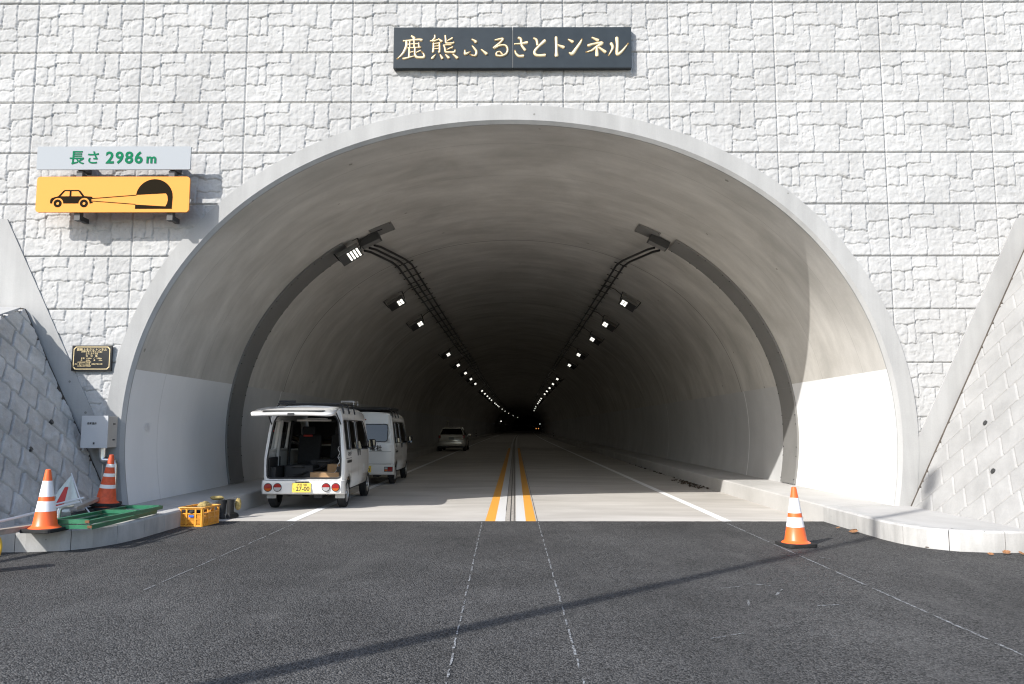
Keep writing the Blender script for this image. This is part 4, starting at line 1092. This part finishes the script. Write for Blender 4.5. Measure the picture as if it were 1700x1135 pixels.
def make_van(label, loc, opened, paint, rz=0):
    root = thing('small_van', label, 'van', loc, rz)
    arch_pts = lambda c: [(c - .33 * math.cos(R(a)), .27 + .35 * math.sin(R(a))) for a in range(10, 171, 10)]
    side = [(.04, .33), (.18, .33)] + arch_pts(.52) + arch_pts(2.93) + [(3.30, .33), (3.37, .45), (3.385, .75), (3.33, .98), (3.24, 1.08), (3.02, 1.36), (2.80, 1.62), (2.64, 1.745), (2.50, 1.785), (.30, 1.79), (.16, 1.77), (rear_y(1.70), 1.70), (rear_y(1.3), 1.3), (rear_y(.9), .9)]
    wins = [rrect(.24, 1.06, .68, 1.60, .05), rrect(.745, 1.06, 1.46, 1.60, .05),
            [(1.55, 1.04), (2.62, 1.02), (2.86, 1.04), (2.80, 1.16), (2.52, 1.50), (2.42, 1.58), (2.34, 1.60), (1.55, 1.60)]]
    zc = [.45, .6, .75, .9, 1.0, 1.15, 1.3, 1.45, 1.6, 1.7]; yc = [.1, .2, 2.0, 2.7, 2.9, 3.1, 3.25]
    for sx in (-1, 1):
        m = curved_panel(side, wins, zc, lambda y, z: (sx * van_hw(y, z), y, z), yc)
        orient(m, lambda c: Vector((sx, 0, 0))); m.build('body_side', paint, root, smooth=40, fix=False, solid=.035)
        for w in wins:
            m = curved_panel(w, [], zc, lambda y, z: (sx * (van_hw(y, z) - .014), y, z), yc); orient(m, lambda c: Vector((sx, 0, 0)))
            f = m.build('side_window', M['glass'] if sx < 0 else M['tinted'], root, fix=False)
            # rubber seal round the pane
            m2 = MB(); pts = [(sx * (van_hw(y, z) + .002), y, z) for y, z in w]; m2.tube(pts + [pts[0]], .009, 6, cap=False); m2.build('seal', M['black'], f)
        # door gaps and rail
        m = MB()
        for y_ in (.715, 1.505, 2.60):
            zz = [z for z in np.linspace(.40, 1.72, 12) if not (y_ == 2.60 and z > 1.0)]
            m.loft([[(sx * (van_hw(y_, z) + .0015), y_ - .004, z), (sx * (van_hw(y_, z) + .0015), y_ + .004, z)] for z in zz], 0, False)
        m.loft([[(sx * (van_hw(y_, .90) + .0015), y_, .895), (sx * (van_hw(y_, .91) + .0015), y_, .905)] for y_ in np.linspace(.16, .70, 6)], 0, False)
        m.build('door_gap', M['black'], root, fix=False)
        m = MB(); m.bar((sx * .738, .26, .84), (sx * .738, .70, .84), .012, .05); build_each(m, 'slide_rail', M['black'], root)
        for y_, z_ in ((1.40, .98), (1.62, .98)):
            m = MB(); m.box((sx * .738, y_, z_), (.02, .045, .13)); m.build('door_handle', M['black'], root, bevel=.006)
    # roof
    m = MB(); rings = []
    for y_ in [.155, .2, .4, .8, 1.2, 1.6, 2.0, 2.3, 2.48, 2.62]:
        dz = -.02 if y_ < .17 else (-.055 if y_ > 2.6 else (-.012 if y_ > 2.45 else 0)); hw_ = van_hw(y_, 1.785)
        rings.append([(hw_ * a, y_, 1.787 + dz + b) for a, b in ((-1, 0), (-.965, .03), (-.88, .052), (-.6, .072), (0, .082), (.6, .072), (.88, .052), (.965, .03), (1, 0))])
    m.loft(rings, 0, False); orient(m, lambda c: Vector((0, 0, 1))); m.build('roof', paint, root, smooth=50, fix=False, solid=.03)
    m = MB(); m.box((0, 1.35, 1.765), (1.16, 2.3, .012)); m.build('headliner', M['headliner'], root)
    # windscreen and nose
    ws = [(2.64, 1.74), (2.80, 1.62), (3.02, 1.36), (3.24, 1.08)]
    m = MB(); m.loft([[(a * (van_hw(y_, z_) - .05), y_ - .0 + .05 * (1 - a * a), z_) for a in np.linspace(-1, 1, 9)] for y_, z_ in ws], 0, False); m.build('windscreen', M['glass'], root, smooth=60)
    m = MB(); m.loft([[(a * (van_hw(y_, z_) - .004), y_ + .03 * (1 - a * a), z_) for a in np.linspace(-1, 1, 9)] for y_, z_ in ((3.24, 1.08), (3.33, .98), (3.385, .75), (3.37, .45), (3.30, .28))], 0, False); m.build('nose', paint, root, smooth=60)
    for sx in (-1, 1):
        m = MB(); m.box((sx * .50, 3.385, .74), (.26, .05, .16)); m.build('headlight', M['clearlens'], root, bevel=.02)
    # floor, underbody
    one('box', (0, 1.6, .50), (1.34, 3.1, .04)).build('floor', M['plywood'], root)
    m = MB(); m.box((0, 1.7, .37), (1.20, 3.0, .20)); m.box((0, .52, .27), (1.1, .10, .10)); m.box((0, 2.93, .27), (1.1, .10, .10)); m.box((.25, .35, .25), (.14, .5, .1)); m.build('underbody', M['darktrim'], root)
    # wheels
    for y_ in (.52, 2.93):
        for sx in (-1, 1):
            Mx = Matrix.Rotation(R(90) * sx, 3, 'Y'); c = (sx * .625, y_, .262)
            m = MB(); m.lathe([(.17, -.072), (.235, -.075), (.262, -.055), (.266, -.02), (.266, .02), (.262, .055), (.235, .075), (.17, .072)], 32, c, 0, Mx, False); w = m.build('wheel', M['rubber'], root, smooth=35)
            m = MB(); m.lathe([(.175, .07), (.168, .072), (.155, .045), (.135, .03), (.09, .045), (.055, .055), (.05, .075), (.001, .078)], 28, c, 0, Mx, False); m.build('rim', M['rim'], w, smooth=35)
            m = MB()
            for k in range(8): m.lathe([(.014, .038), (.001, .0385)], 8, Vector(c) + Mx @ Vector((.112 * math.cos(k * math.pi / 4), .112 * math.sin(k * math.pi / 4), 0)), 0, Mx)
            build_each(m, 'rim_hole', M['black'], w)
    # rear
    zc2 = [.6, .75, .9, 1.05, 1.2, 1.35, 1.5, 1.65, 1.75]
    edge = [(van_hw(.0, z_) + .003, z_) for z_ in (.46, .6, .8, .92, 1.0, 1.2, 1.4, 1.6, 1.72)]
    outer = edge + [(.585, 1.80), (.50, 1.838), (.3, 1.858), (0, 1.866), (-.3, 1.858), (-.50, 1.838), (-.585, 1.80)] + [(-a, b) for a, b in edge[::-1]]
    if opened:
        hole = [(.655, .60), (.640, .575), (.60, .56), (-.60, .56), (-.640, .575), (-.655, .60), (-.66, .9), (-.60, 1.45), (-.575, 1.58), (-.53, 1.66), (-.46, 1.69), (.46, 1.69), (.53, 1.66), (.575, 1.58), (.60, 1.45), (.66, .9)]
        m = curved_panel(outer, [hole], zc2, lambda x, z: (x, rear_y(z), z), [-.4, 0, .4]); orient(m, lambda c: Vector((0, -1, 0))); m.build('rear_frame', paint, root, smooth=40, fix=False, solid=.05)
        m = MB(); pts = [(x, rear_y(z) - .006, z) for x, z in hole]; m.tube(pts + [pts[0]], .014, 8, cap=False); m.build('door_seal', M['black'], root, smooth=50)
    else:
        win = rrect(-.545, 1.10, .545, 1.55, .07)
        m = curved_panel(outer, [win], zc2, lambda x, z: (x, rear_y(z) - .012 * max(0, 1 - (x / .7)**2), z), [-.5, -.25, 0, .25, .5]); orient(m, lambda c: Vector((0, -1, 0))); tg = m.build('tailgate', paint, root, smooth=40, fix=False, solid=.04)
        m = curved_panel(win, [], zc2, lambda x, z: (x, rear_y(z) + .004, z), [-.25, 0, .25]); orient(m, lambda c: Vector((0, -1, 0))); m.build('rear_window', glass_mat('rear_glass', (.05, .055, .06), 1.0), tg, fix=False)
        m = MB(); m.tube([(x, rear_y(z) - .006, z) for x, z in win + win[:1]], .010, 6, cap=False); m.build('window_seal', M['black'], tg)
        m = MB()
        for z_ in (.845, .535): m.box((0, rear_y(z_) - .012, z_), (1.30, .006, .007))
        build_each(m, 'door_gap', M['black'], tg)
        one('box', (-.10, rear_y(1.68) - .022, 1.665), (.16, .02, .03)).build('brake_light', M['redlens'], tg, bevel=.004)
    return root
VX, VY1, VY2 = -3.735, 14.47, 20.62
V1 = make_van('white van with its rear tailgate raised and empty load bay open', (VX, VY1, -.04), True, M['vanwhite'], R(1.5))
# rear bumper with four round lamps
def bumper(root, paint, zt, zb):
    prof = [(-.03, zt), (-.075, zt - .015), (-.085, zt - .12), (-.06, zb + .02), (-.02, zb)]
    m = MB(); rings = []
    for x, inx, dy in ((-.735, 0, .22), (-.742, 0, .10), (-.725, 0, .035), (-.69, 0, .0), (-.4, 0, -.012), (0, 0, -.018), (.4, 0, -.012), (.69, 0, .0), (.725, 0, .035), (.742, 0, .10), (.735, 0, .22)):
        rings.append([(x, y_ + dy + .0, z_) for y_, z_ in prof] + [(x * .97, dy + .06, zb + .01), (x * .97, dy + .06, zt - .005)])
    m.loft(rings, 0, True, True); return m.build('rear_bumper', paint, root, smooth=35)
bumper(V1, M['vanwhite'], .53, .275)
Mx = Matrix.Rotation(R(90), 3, 'X')
for x in (-.60, -.43, .43, .60):
    outer_ = abs(x) > .5
    yb_ = -.088 + (0.008 if outer_ else 0)
    m = MB(); m.lathe([(.076, -.02), (.076, .012), (.066, .014)], 28, (x, yb_, .405), 0, Mx); t = m.build('tail_light', M['black'], V1, smooth=35)
    for nm, a0, a1, mt in (('red_lens', 0 if not outer_ else -15, 180 if not outer_ else 195, 'redlens'), ('lower_lens', 180 if not outer_ else 195, 360 if not outer_ else 345, 'amber' if outer_ else 'clearlens')):
        m = MB(); arc = [(x + .065 * math.cos(R(a)), .405 + .065 * math.sin(R(a))) for a in np.linspace(a0, a1, 17)]
        m.prism(arc, lambda a, b, d: (a, yb_ - d, b), .010, .018 + (.0015 if nm == 'red_lens' else 0)); m.build(nm, M[mt], t, bevel=.003)
def plate(root, x, y, z, items):
    p = one('box', (x, y, z), (.33, .008, .165)).build('number_plate', M['plateyellow'], root, bevel=.002)
    lettering(items, p, M['ink'])
plate(V1, 0, -.112, .40, [('大分 480', .048, (.01, -.117, .448), .0008, .0005, {}), ('27-00', .105, (.022, -.117, .378), .0008, .002, {}), ('り', .035, (-.135, -.117, .37), .0008, .0003, {})])
one('box', (0, -.105, .50), (.24, .04, .02)).build('plate_lamp', M['black'], V1)
for sx in (-1, 1): one('box', (sx * .62, .24, .235), (.17, .02, .10)).build('mud_flap', M['vaninner'], V1)
# raised tailgate, hinged at the back of the roof
H0 = Vector((0, .12, 1.835))
def gate(u, x):   # u along the door from the hinge (metres)
    return Vector((x, H0.y - u * math.cos(R(5)) - .0, H0.z + .035 * math.sin(u / 1.15 * math.pi) - u * math.sin(R(7)) + .018 * (1 - (x / .7)**2)))
outer = [(.56, 0), (.60, .05), (.635, .3), (.70, .80), (.705, 1.02), (.68, 1.10), (.60, 1.135)]
outer = outer + [(-a, b) for a, b in outer[::-1]]
win = [(-.52, .14), (.52, .14), (.56, .52), (-.56, .52)]
m = curved_panel(outer, [win], [.1, .2, .35, .5, .65, .8, .95, 1.05], lambda x, u: gate(u, x), [-.5, -.25, 0, .25, .5]); orient(m, lambda c: Vector((0, 0, 1)))
tg = m.build('tailgate', M['vanwhite'], V1, smooth=50, fix=False, solid=.05)
m = curved_panel(win, [], [.25, .4], lambda x, u: gate(u, x) + Vector((0, 0, -.02)), [-.25, 0, .25]); m.build('rear_window', M['tinted'], tg)
m = MB(); p = gate(1.13, 0); m.box(p + Vector((.0, -.006, -.03)), (.11, .03, .05)); m.box(p + Vector((0, -.012, -.02)), (.05, .03, .02)); m.build('latch', M['darksteel'], tg, bevel=.004)
m = MB(); m.box(gate(.62, 0) + Vector((0, 0, -.058)), (1.05, .9, .01)); m.build('inner_trim', M['headliner'], tg)
for sx in (-1, 1):
    m = MB(); m.tube([(sx * .63, .13, 1.52), gate(.42, sx * .60) + Vector((0, 0, -.05))], .012, 8); m.build('gas_strut', M['black'], V1)
# van interior
for sx in (-1, 1):
    m = MB(); m.box((sx * .655, .50, .74), (.03, .74, .36)); m.box((sx * .61, .52, .64), (.12, .64, .22)); m.build('side_trim', M['darktrim'], V1, bevel=.01)
    m = MB(); m.tube([(sx * .665, .70, .55), (sx * .66, .71, 1.0), (sx * .60, .73, 1.6)], .035, 8); m.build('pillar', M['vaninner'], V1, smooth=50)
    m = MB(); m.tube([(sx * .655, 1.50, .55), (sx * .65, 1.51, 1.0), (sx * .595, 1.52, 1.6)], .03, 8); m.build('pillar', M['darktrim'], V1, smooth=50)
m = MB(); m.box((0, .17, .545), (1.24, .10, .03)); m.build('sill', M['vaninner'], V1, bevel=.006)
for sx in (-1, 1):
    s = MB(); Ms = Matrix.Rotation(R(-14), 3, 'X')
    s.box((sx * .33, 1.90, 1.02), (.46, .13, .60), 0, Ms); st = s.build('front_seat', M['seat'], V1, bevel=.04)
    s = MB(); s.box((sx * .33, 2.12, .74), (.46, .46, .14)); s.build('cushion', M['seat'], st, bevel=.03)
    s = MB(); s.box((sx * .33, 1.78, 1.40), (.25, .09, .17), 0, Ms); s.build('headrest', M['seat'], st, bevel=.03)
    if sx < 0:
        one('box', (-.33, 1.735, 1.30), (.18, .02, .035)).build('red_tag', M['flagred'], st)
m = MB(); m.box((0, 2.95, .95), (1.26, .35, .24)); m.build('dashboard', M['darktrim'], V1, bevel=.03)
m = MB(); Mw = Matrix.Rotation(R(65), 3, 'X'); m.tube([Vector((.33, 2.62, 1.03)) + Mw @ Vector((.17 * math.cos(R(a)), .17 * math.sin(R(a)), 0)) for a in range(0, 361, 15)], .014, 8, cap=False); m.build('steering_wheel', M['black'], V1, smooth=50)
m = MB(); m.box((-.02, .86, 1.60), (.64, .06, .035)); m.box((.02, .9, 1.635), (.40, .08, .02)); m.build('ceiling_rail', M['zinc'], V1)
m = MB(); m.box((0, 2.38, 1.60), (.20, .02, .06)); m.build('rear_view_mirror', M['black'], V1, bevel=.01)
def mirror(root, sx):
    m = MB(); m.box((sx * .845, 2.50, 1.12), (.15, .09, .20)); o = m.build('side_mirror', M['darktrim'], root, bevel=.035)
    m = MB(); m.tube([(sx * .70, 2.58, 1.06), (sx * .80, 2.53, 1.08)], .02, 8); m.build('arm', M['black'], o)
    m = MB(); m.box((sx * .845, 2.453, 1.12), (.12, .004, .165)); m.build('mirror_glass', M['mirrorglass'], o)
for sx in (-1, 1): mirror(V1, sx)
def rack(root, dark):
    o = None; m = MB()
    for sx in (-1, 1): m.tube([(sx * .56, .30, 1.905), (sx * .56, 2.1, 1.905)], .013, 8)
    o = m.build('roof_rack', M['black'], root)
    for y_ in (.38, .95, 1.55):
        m = MB(); m.tube([(-.58, y_, 1.905), (.58, y_, 1.905)], .014, 8); m.build('crossbar', M['black'], o)
        for sx in (-1, 1):
            m = MB(); m.tube([(sx * .555, y_, 1.905), (sx * .60, y_, 1.86), (sx * .628, y_ - .01, 1.74)], .013, 6); m.box((sx * .628, y_ - .01, 1.745), (.02, .06, .05)); m.build('foot', M['black'], o)
    return o
rk = rack(V1, False)
m = MB(); m.tube([(.34, 1.65, 1.915), (.34, 1.65, 1.99), (.585, 1.65, 1.99), (.585, 1.65, 1.915)], .014, 8); m.tube([(.34, 2.15, 1.915), (.34, 2.15, 1.99), (.585, 2.15, 1.99), (.585, 2.15, 1.915)], .014, 8)
m.tube([(.34, 1.65, 1.985), (.34, 2.15, 1.985)], .012, 8); m.tube([(.585, 1.65, 1.985), (.585, 2.15, 1.985)], .012, 8); m.build('guard_rail', M['zinc'], rk)
m = MB(); m.tube([(-.60, .50, 1.95), (-.30, .52, 1.95)], .022, 10); m.build('end_roller', M['black'], rk)
lettering([('濱電社', .115, (.7335, .50, .955), .001, 0, dict(shear=.25))], V1, M['ink'], '+X')
one('box', (.742, 2.15, .62), (.01, .012, .19)).build('fuel_flap_gap', M['vaninner'], V1)
# load in the van: things of their own
def at(x, y, z): return (VX + x, VY1 + y, z - .04)
o = thing('cardboard_tray', 'open brown cardboard tray on the right of the van load floor', 'box', at(.34, .32, .521))
m = MB()
for c, d in (((0, 0, .006), (.52, .30, .012)), ((0, -.147, .065), (.52, .006, .13)), ((0, .147, .065), (.52, .006, .13)), ((-.257, 0, .065), (.006, .288, .13)), ((.257, 0, .065), (.006, .288, .13))): m.box(c, d)
m.build('tray', M['board'], o)
for i, (x, y, r_) in enumerate(((-.10, .02, .3), (.02, -.03, 1.0), (.10, .05, 2.0))): one('box', (x, y, .10), (.14, .06, .05), 0, Matrix.Rotation(r_, 3, 'Z')).build('packing', M['timber'], o)
o = thing('carton', 'brown carton standing behind the tray in the van', 'box', at(.45, .72, .521))
one('box', (0, 0, .13), (.30, .32, .26)).build('carton_box', M['board'], o, bevel=.004); one('box', (0, -.0, .2615), (.05, .32, .002)).build('tape', M['timber'], o)
m = MB(); rg = random.Random(3); pts = []
for k in range(24): pts.append((.58 - .02 * math.sin(k * .9) - (.06 if k > 18 else 0), .24 + .02 * math.cos(k * .7), 1.12 - k * .022))
m.tube([at(*p) for p in pts], .006, 6); solo('white_cable', 'white cable hanging at the right edge of the van load bay', 'cable', m, M['whitepipe'], smooth=60)
m = MB(); m.tube([at(.60 - .012 * math.sin(k), .26 + .01 * k % .03, 1.15 - k * .016) for k in range(22)], .005, 6); solo('white_cable', 'second thin white cable beside the van door seal', 'cable', m, M['whitepipe'], smooth=60)
for i, (x, y, z, d, c, l) in enumerate(((-.25, .95, .64, (.55, .70, .24), 'darktrim', 'black tool case on the left of the van load floor'), (.10, 1.25, .68, (.50, .40, .32), 'cloth', 'dark bag behind the seats in the van'))):
    o = thing('tool_case' if i == 0 else 'work_bag', l, 'case' if i == 0 else 'bag', at(x, y, .521)); one('box', (0, 0, d[2] / 2), d).build('case_body', M[c], o, bevel=.03)
    m = MB(); m.tube([(-.1, -d[1] / 2, d[2] * .8), (-.1, -d[1] / 2 - .04, d[2] * .9), (.1, -d[1] / 2 - .04, d[2] * .9), (.1, -d[1] / 2, d[2] * .8)], .01, 6); m.build('handle', M['black'], o)
for i in range(3):
    m = MB(); m.tube([at(-.42 + .05 * i, .28 + .05 * i, .56 + .005 * i), at(.05 + .1 * i, .9, .66 + .04 * i), at(.26 + .05 * i, 1.5, .92 + .03 * i)], .018, 8)
    solo('black_pole', ['lowest', 'middle', 'topmost'][i] + ' of the black poles sloping across the van load bay', 'pole', m, M['darktrim'], smooth=60)

V2 = make_van('white van with closed tailgate and dark loaded roof rack, in front of the open van', (VX - .03, VY2, -.04), False, M['vanwhite2'], R(1))
bumper(V2, M['vanwhite2'], .53, .255)
for sx in (-1, 1):
    m = MB(); m.box((sx * .60, -.085, .405), (.22, .03, .125)); t = m.build('tail_light', M['black'], V2, bevel=.008)
    one('box', (sx * .645, -.101, .405), (.115, .012, .105)).build('red_lens', M['redlens'], t, bevel=.004)
    one('box', (sx * .54, -.101, .43), (.075, .012, .05)).build('clear_lens', M['clearlens'], t, bevel=.004); one('box', (sx * .54, -.101, .378), (.075, .012, .046)).build('amber_lens', M['amber'], t, bevel=.004)
    mirror(V2, sx)
plate(V2, .0, -.112, .41, [('大分 480', .045, (.01, -.117, .458), .0008, .0005, {}), ('15-03', .105, (.02, -.117, .388), .0008, .002, {})])
for sx in (-1, 1): one('box', (sx * .62, .24, .235), (.17, .02, .10)).build('mud_flap', M['darktrim'], V2)
rk2 = rack(V2, True)
m = MB(); m.box((0, 1.05, 1.955), (1.16, 1.75, .07)); m.build('rack_load', M['darktrim'], rk2, bevel=.02)
lettering([*((c_, .15, (x_, rear_y(.94) - .040, .93), .001, b_, {}) for c_, x_, b_ in (('濱', .0, 0), ('電', .17, .002), ('社', .34, .003)))], V2, M['ink'])
lettering([('濱電社', .10, (.7335, .46, .975), .001, 0, {})], V2, M['ink'], '+X')
for sx in (-1, 1):
    s = MB(); Ms = Matrix.Rotation(R(-14), 3, 'X'); s.box((sx * .33, 1.90, 1.02), (.46, .13, .60), 0, Ms); st = s.build('front_seat', M['seat'], V2, bevel=.04)
    s = MB(); s.box((sx * .33, 1.78, 1.40), (.25, .09, .17), 0, Ms); s.build('headrest', M['seat'], st, bevel=.03)

# ------------------------------------------------------------------ silver hatchback deep in the tunnel
car = thing('hatchback_car', 'silver beige hatchback parked on the left edge line deep in the tunnel', 'car', (-3.86, 49.6, -.04))
# body sections along y: (y, half width, bottom, belt, roof, roof half width)
secs = [(.0, .72, .34, .98, None), (.06, .80, .28, 1.02, None), (.35, .865, .22, 1.03, None), (1.0, .872, .2, .98, None), (2.0, .872, .2, .93, None), (3.1, .865, .2, .88, None), (3.9, .82, .22, .76, None), (4.35, .70, .26, .66, None), (4.45, .58, .32, .58, None)]
m = MB(); rings = []
for y_, w_, b_, t_, _ in secs:
    rings.append([(w_ * a, y_, b_ + (t_ - b_) * h_) for a, h_ in ((-.86, 0), (-.97, .12), (-1, .4), (-.985, .7), (-.94, .95), (-.86, 1), (0, 1.02), (.86, 1), (.94, .95), (.985, .7), (1, .4), (.97, .12), (.86, 0))])
m.loft(rings, 0, True, True); m.build('body', M['carpaint'], car, smooth=45)
roof = [(.10, 1.02, .76), (.42, 1.38, .60), (.75, 1.46, .575), (1.5, 1.49, .57), (2.2, 1.46, .57), (2.9, 1.22, .63), (3.45, .88, .72)]
m = MB(); m.loft([[(w_ * a, y_ - .03 * (1 - a * a), z_ + .02 * (1 - a * a)) for a in (-1, -.8, -.4, 0, .4, .8, 1)] for y_, z_, w_ in roof[1:5]], 0, False); m.build('roof', M['carpaint'], car, smooth=50, solid=.02)
m = MB(); m.loft([[(w_ * a, y_ - .03 * (1 - a * a), z_ + .012 * (1 - a * a)) for a in (-.94, -.5, 0, .5, .94)] for y_, z_, w_ in roof[:2]], 0, False); m.build('rear_window', M['tinted'], car, smooth=50)
m = MB(); m.loft([[(w_ * a, y_, z_ + .012 * (1 - a * a)) for a in (-.96, -.5, 0, .5, .96)] for y_, z_, w_ in roof[4:]], 0, False); m.build('windscreen', M['tinted'], car, smooth=50)
for sx in (-1, 1):
    up = [(sx * (w_ - .012), y_, z_ - .03) for y_, z_, w_ in roof]; lo = [(sx * .80, y_, 1.0 - .03 * y_) for y_, z_, w_ in roof]
    m = MB(); m.loft([up[:], lo[:]], 0, False); m.build('side_window', M['tinted'], car)
    m = MB()
    for (y0_, z0_, w0_), (y1_, z1_, w1_) in ((roof[0], roof[1]), (roof[5], roof[6]), (roof[4], roof[5])): m.bar((sx * w0_ * .985, y0_, z0_), (sx * w1_ * .985, y1_, z1_), .07, .03)
    m.bar((sx * .69, 1.75, 1.0), (sx * .575, 1.75, 1.46), .03, .06); build_each(m, 'pillar', M['carpaint'], car, bevel=.01)
    m = MB(); m.box((sx * .74, .05, .88), (.15, .14, .20)); m.build('tail_light', M['redlens'], car, bevel=.03)
    m = MB(); m.box((sx * .95, 2.95, .98), (.18, .08, .13)); m.build('side_mirror', M['carpaint'], car, bevel=.03)
    for y_ in (.78, 3.48):
        Mw = Matrix.Rotation(R(90) * sx, 3, 'Y'); c = (sx * .765, y_, .30)
        m = MB(); m.lathe([(.19, -.095), (.27, -.1), (.305, -.07), (.305, .07), (.27, .105), (.19, .10)], 28, c, 0, Mw, False); w = m.build('wheel', M['rubber'], car, smooth=35)
        m = MB(); m.lathe([(.195, .10), (.15, .085), (.05, .10), (.001, .102)], 20, c, 0, Mw, False); m.build('rim', M['rim'], w, smooth=35)
m = MB(); m.loft([[(a * .80, y_ - .05 * (1 - a * a), z_) for a in np.linspace(-1, 1, 9)] for y_, z_ in ((.02, .60), (-.06, .57), (-.075, .45), (-.05, .34), (.05, .28))], 0, False); m.build('rear_bumper', M['carpaint'], car, smooth=50, solid=.02)
one('box', (0, .10, .26), (1.5, .3, .1)).build('underbody', M['darktrim'], car)
one('box', (0, -.03, .78), (.33, .02, .165)).build('number_plate', M['signwhite'], car)
m = MB(); m.box((0, .0, .93), (.90, .05, .03)); m.build('boot_trim', M['steel'], car, bevel=.006)
m = MB(); m.box((0, .36, 1.40), (1.16, .22, .03)); m.build('spoiler', M['carpaint'], car, bevel=.01)
one('box', (0, 2.3, .9), (1.4, 2.8, .02)).build('cabin_floor', M['darktrim'], car)
m = MB(); m.tube([(0, .62, 1.47), (0, .52, 1.56)], .008, 6); m.build('aerial', M['black'], car)

# ------------------------------------------------------------------ street lamp that throws the long shadow across the forecourt
sp = thing('street_lamp', 'tall grey street lamp standing behind the left pavement', 'street lamp', (-5.86, .60, -.02)); sp.rotation_euler = (R(.9), R(2.3), 0)
one('lathe', [(.16, 0), (.16, .03), (.12, .05), (.115, .4), (.06, 11.85)], 16).build('pole', M['lamppole'], sp, smooth=40)
m = MB(); m.tube([(0, 0, 11.7), (.08, .08, 11.9), (.2, .2, 11.95)], .04, 10); m.build('arm', M['lamppole'], sp, smooth=40)
m = MB(); m.box((.32, .32, 11.95), (.60, .26, .13), 0, Matrix.Rotation(R(45), 3, 'Z')); m.build('lamp_head', M['lamppole'], sp, bevel=.04)
one('box', (.34, .34, 11.88), (.4, .18, .012), 0, Matrix.Rotation(R(45), 3, 'Z')).build('lens', M['clearlens'], sp)

# ------------------------------------------------------------------ fallen leaves
def leaf(x, y, z, s, rz, label):
    m = MB(); pr = []
    for i in range(9):
        t = i / 8; w = s * .35 * math.sin(math.pi * t)**.8 * (1 + .2 * math.sin(i * 2.6))
        zz = .25 * s * (t - .5)**2 * 4 * .4
        pr.append([(-w, s * (t - .5), zz + .25 * w), (0, s * (t - .5), zz), (w, s * (t - .5), zz + .35 * w)])
    m.loft(pr, 0, False); b = m.build('blade', M['leaf'], None, smooth=60); b.name = 'dry_leaf'
    b.location = (x, y, z); b.rotation_euler = (random.uniform(-.4, .4), random.uniform(-.4, .4), rz)
    tag(b, label, 'leaf', 'fallen leaves')
for x, y, z, s, lab in ((4.66, 11.02, .02, .13, 'larger brown leaf of the pair against the right kerb'), (4.70, 11.12, .025, .12, 'smaller brown leaf of the pair against the right kerb'), (4.58, 11.35, .03, .09, 'curled dry leaf left of the leaf pair at the right kerb'),
                        (4.92, 9.60, .02, .06, 'single dry leaf at the bend of the right kerb'), (5.62, 9.22, .02, .11, 'brown leaf below the end of the right kerb'), (5.75, 9.16, .02, .09, 'dry leaf beside the block wall at the right edge'), (5.40, 9.15, .015, .07, 'small leaf on the asphalt near the right kerb end'), (5.78, 8.95, .02, .07, 'leaf farthest right on the asphalt'),
                        (4.72, 13.3, .01, .11, 'orange leaf on the sunlit concrete road by the right pavement')):
    leaf(x, y, z, s, random.uniform(0, 6), lab)
m = MB(); rg = random.Random(5)
for i in range(160):
    a, r_ = rg.uniform(0, 6.28), rg.random()**.6; c = Vector((4.55 + .18 * r_ * math.cos(a), 21.2 + 1.7 * r_ * math.sin(a), -.03 + .05 * (1 - r_) * rg.random()))
    if rg.random() < .35: c = Vector((4.72, 19.5 + rg.uniform(0, 14), -.035))
    s = rg.uniform(.03, .06); d = Vector((rg.uniform(-1, 1), rg.uniform(-1, 1), rg.uniform(-.3, .6))).normalized() * s; e = Vector((rg.uniform(-1, 1), rg.uniform(-1, 1), rg.uniform(-.2, .5))).normalized() * s * .6
    m.add([c - d, c + e, c + d, c - e], [(0, 1, 2, 3)])
tag(m.build('leaf_litter', M['litter'], fix=False), 'dark drift of dead leaves along the right kerb inside the tunnel', 'leaves', kind='stuff')
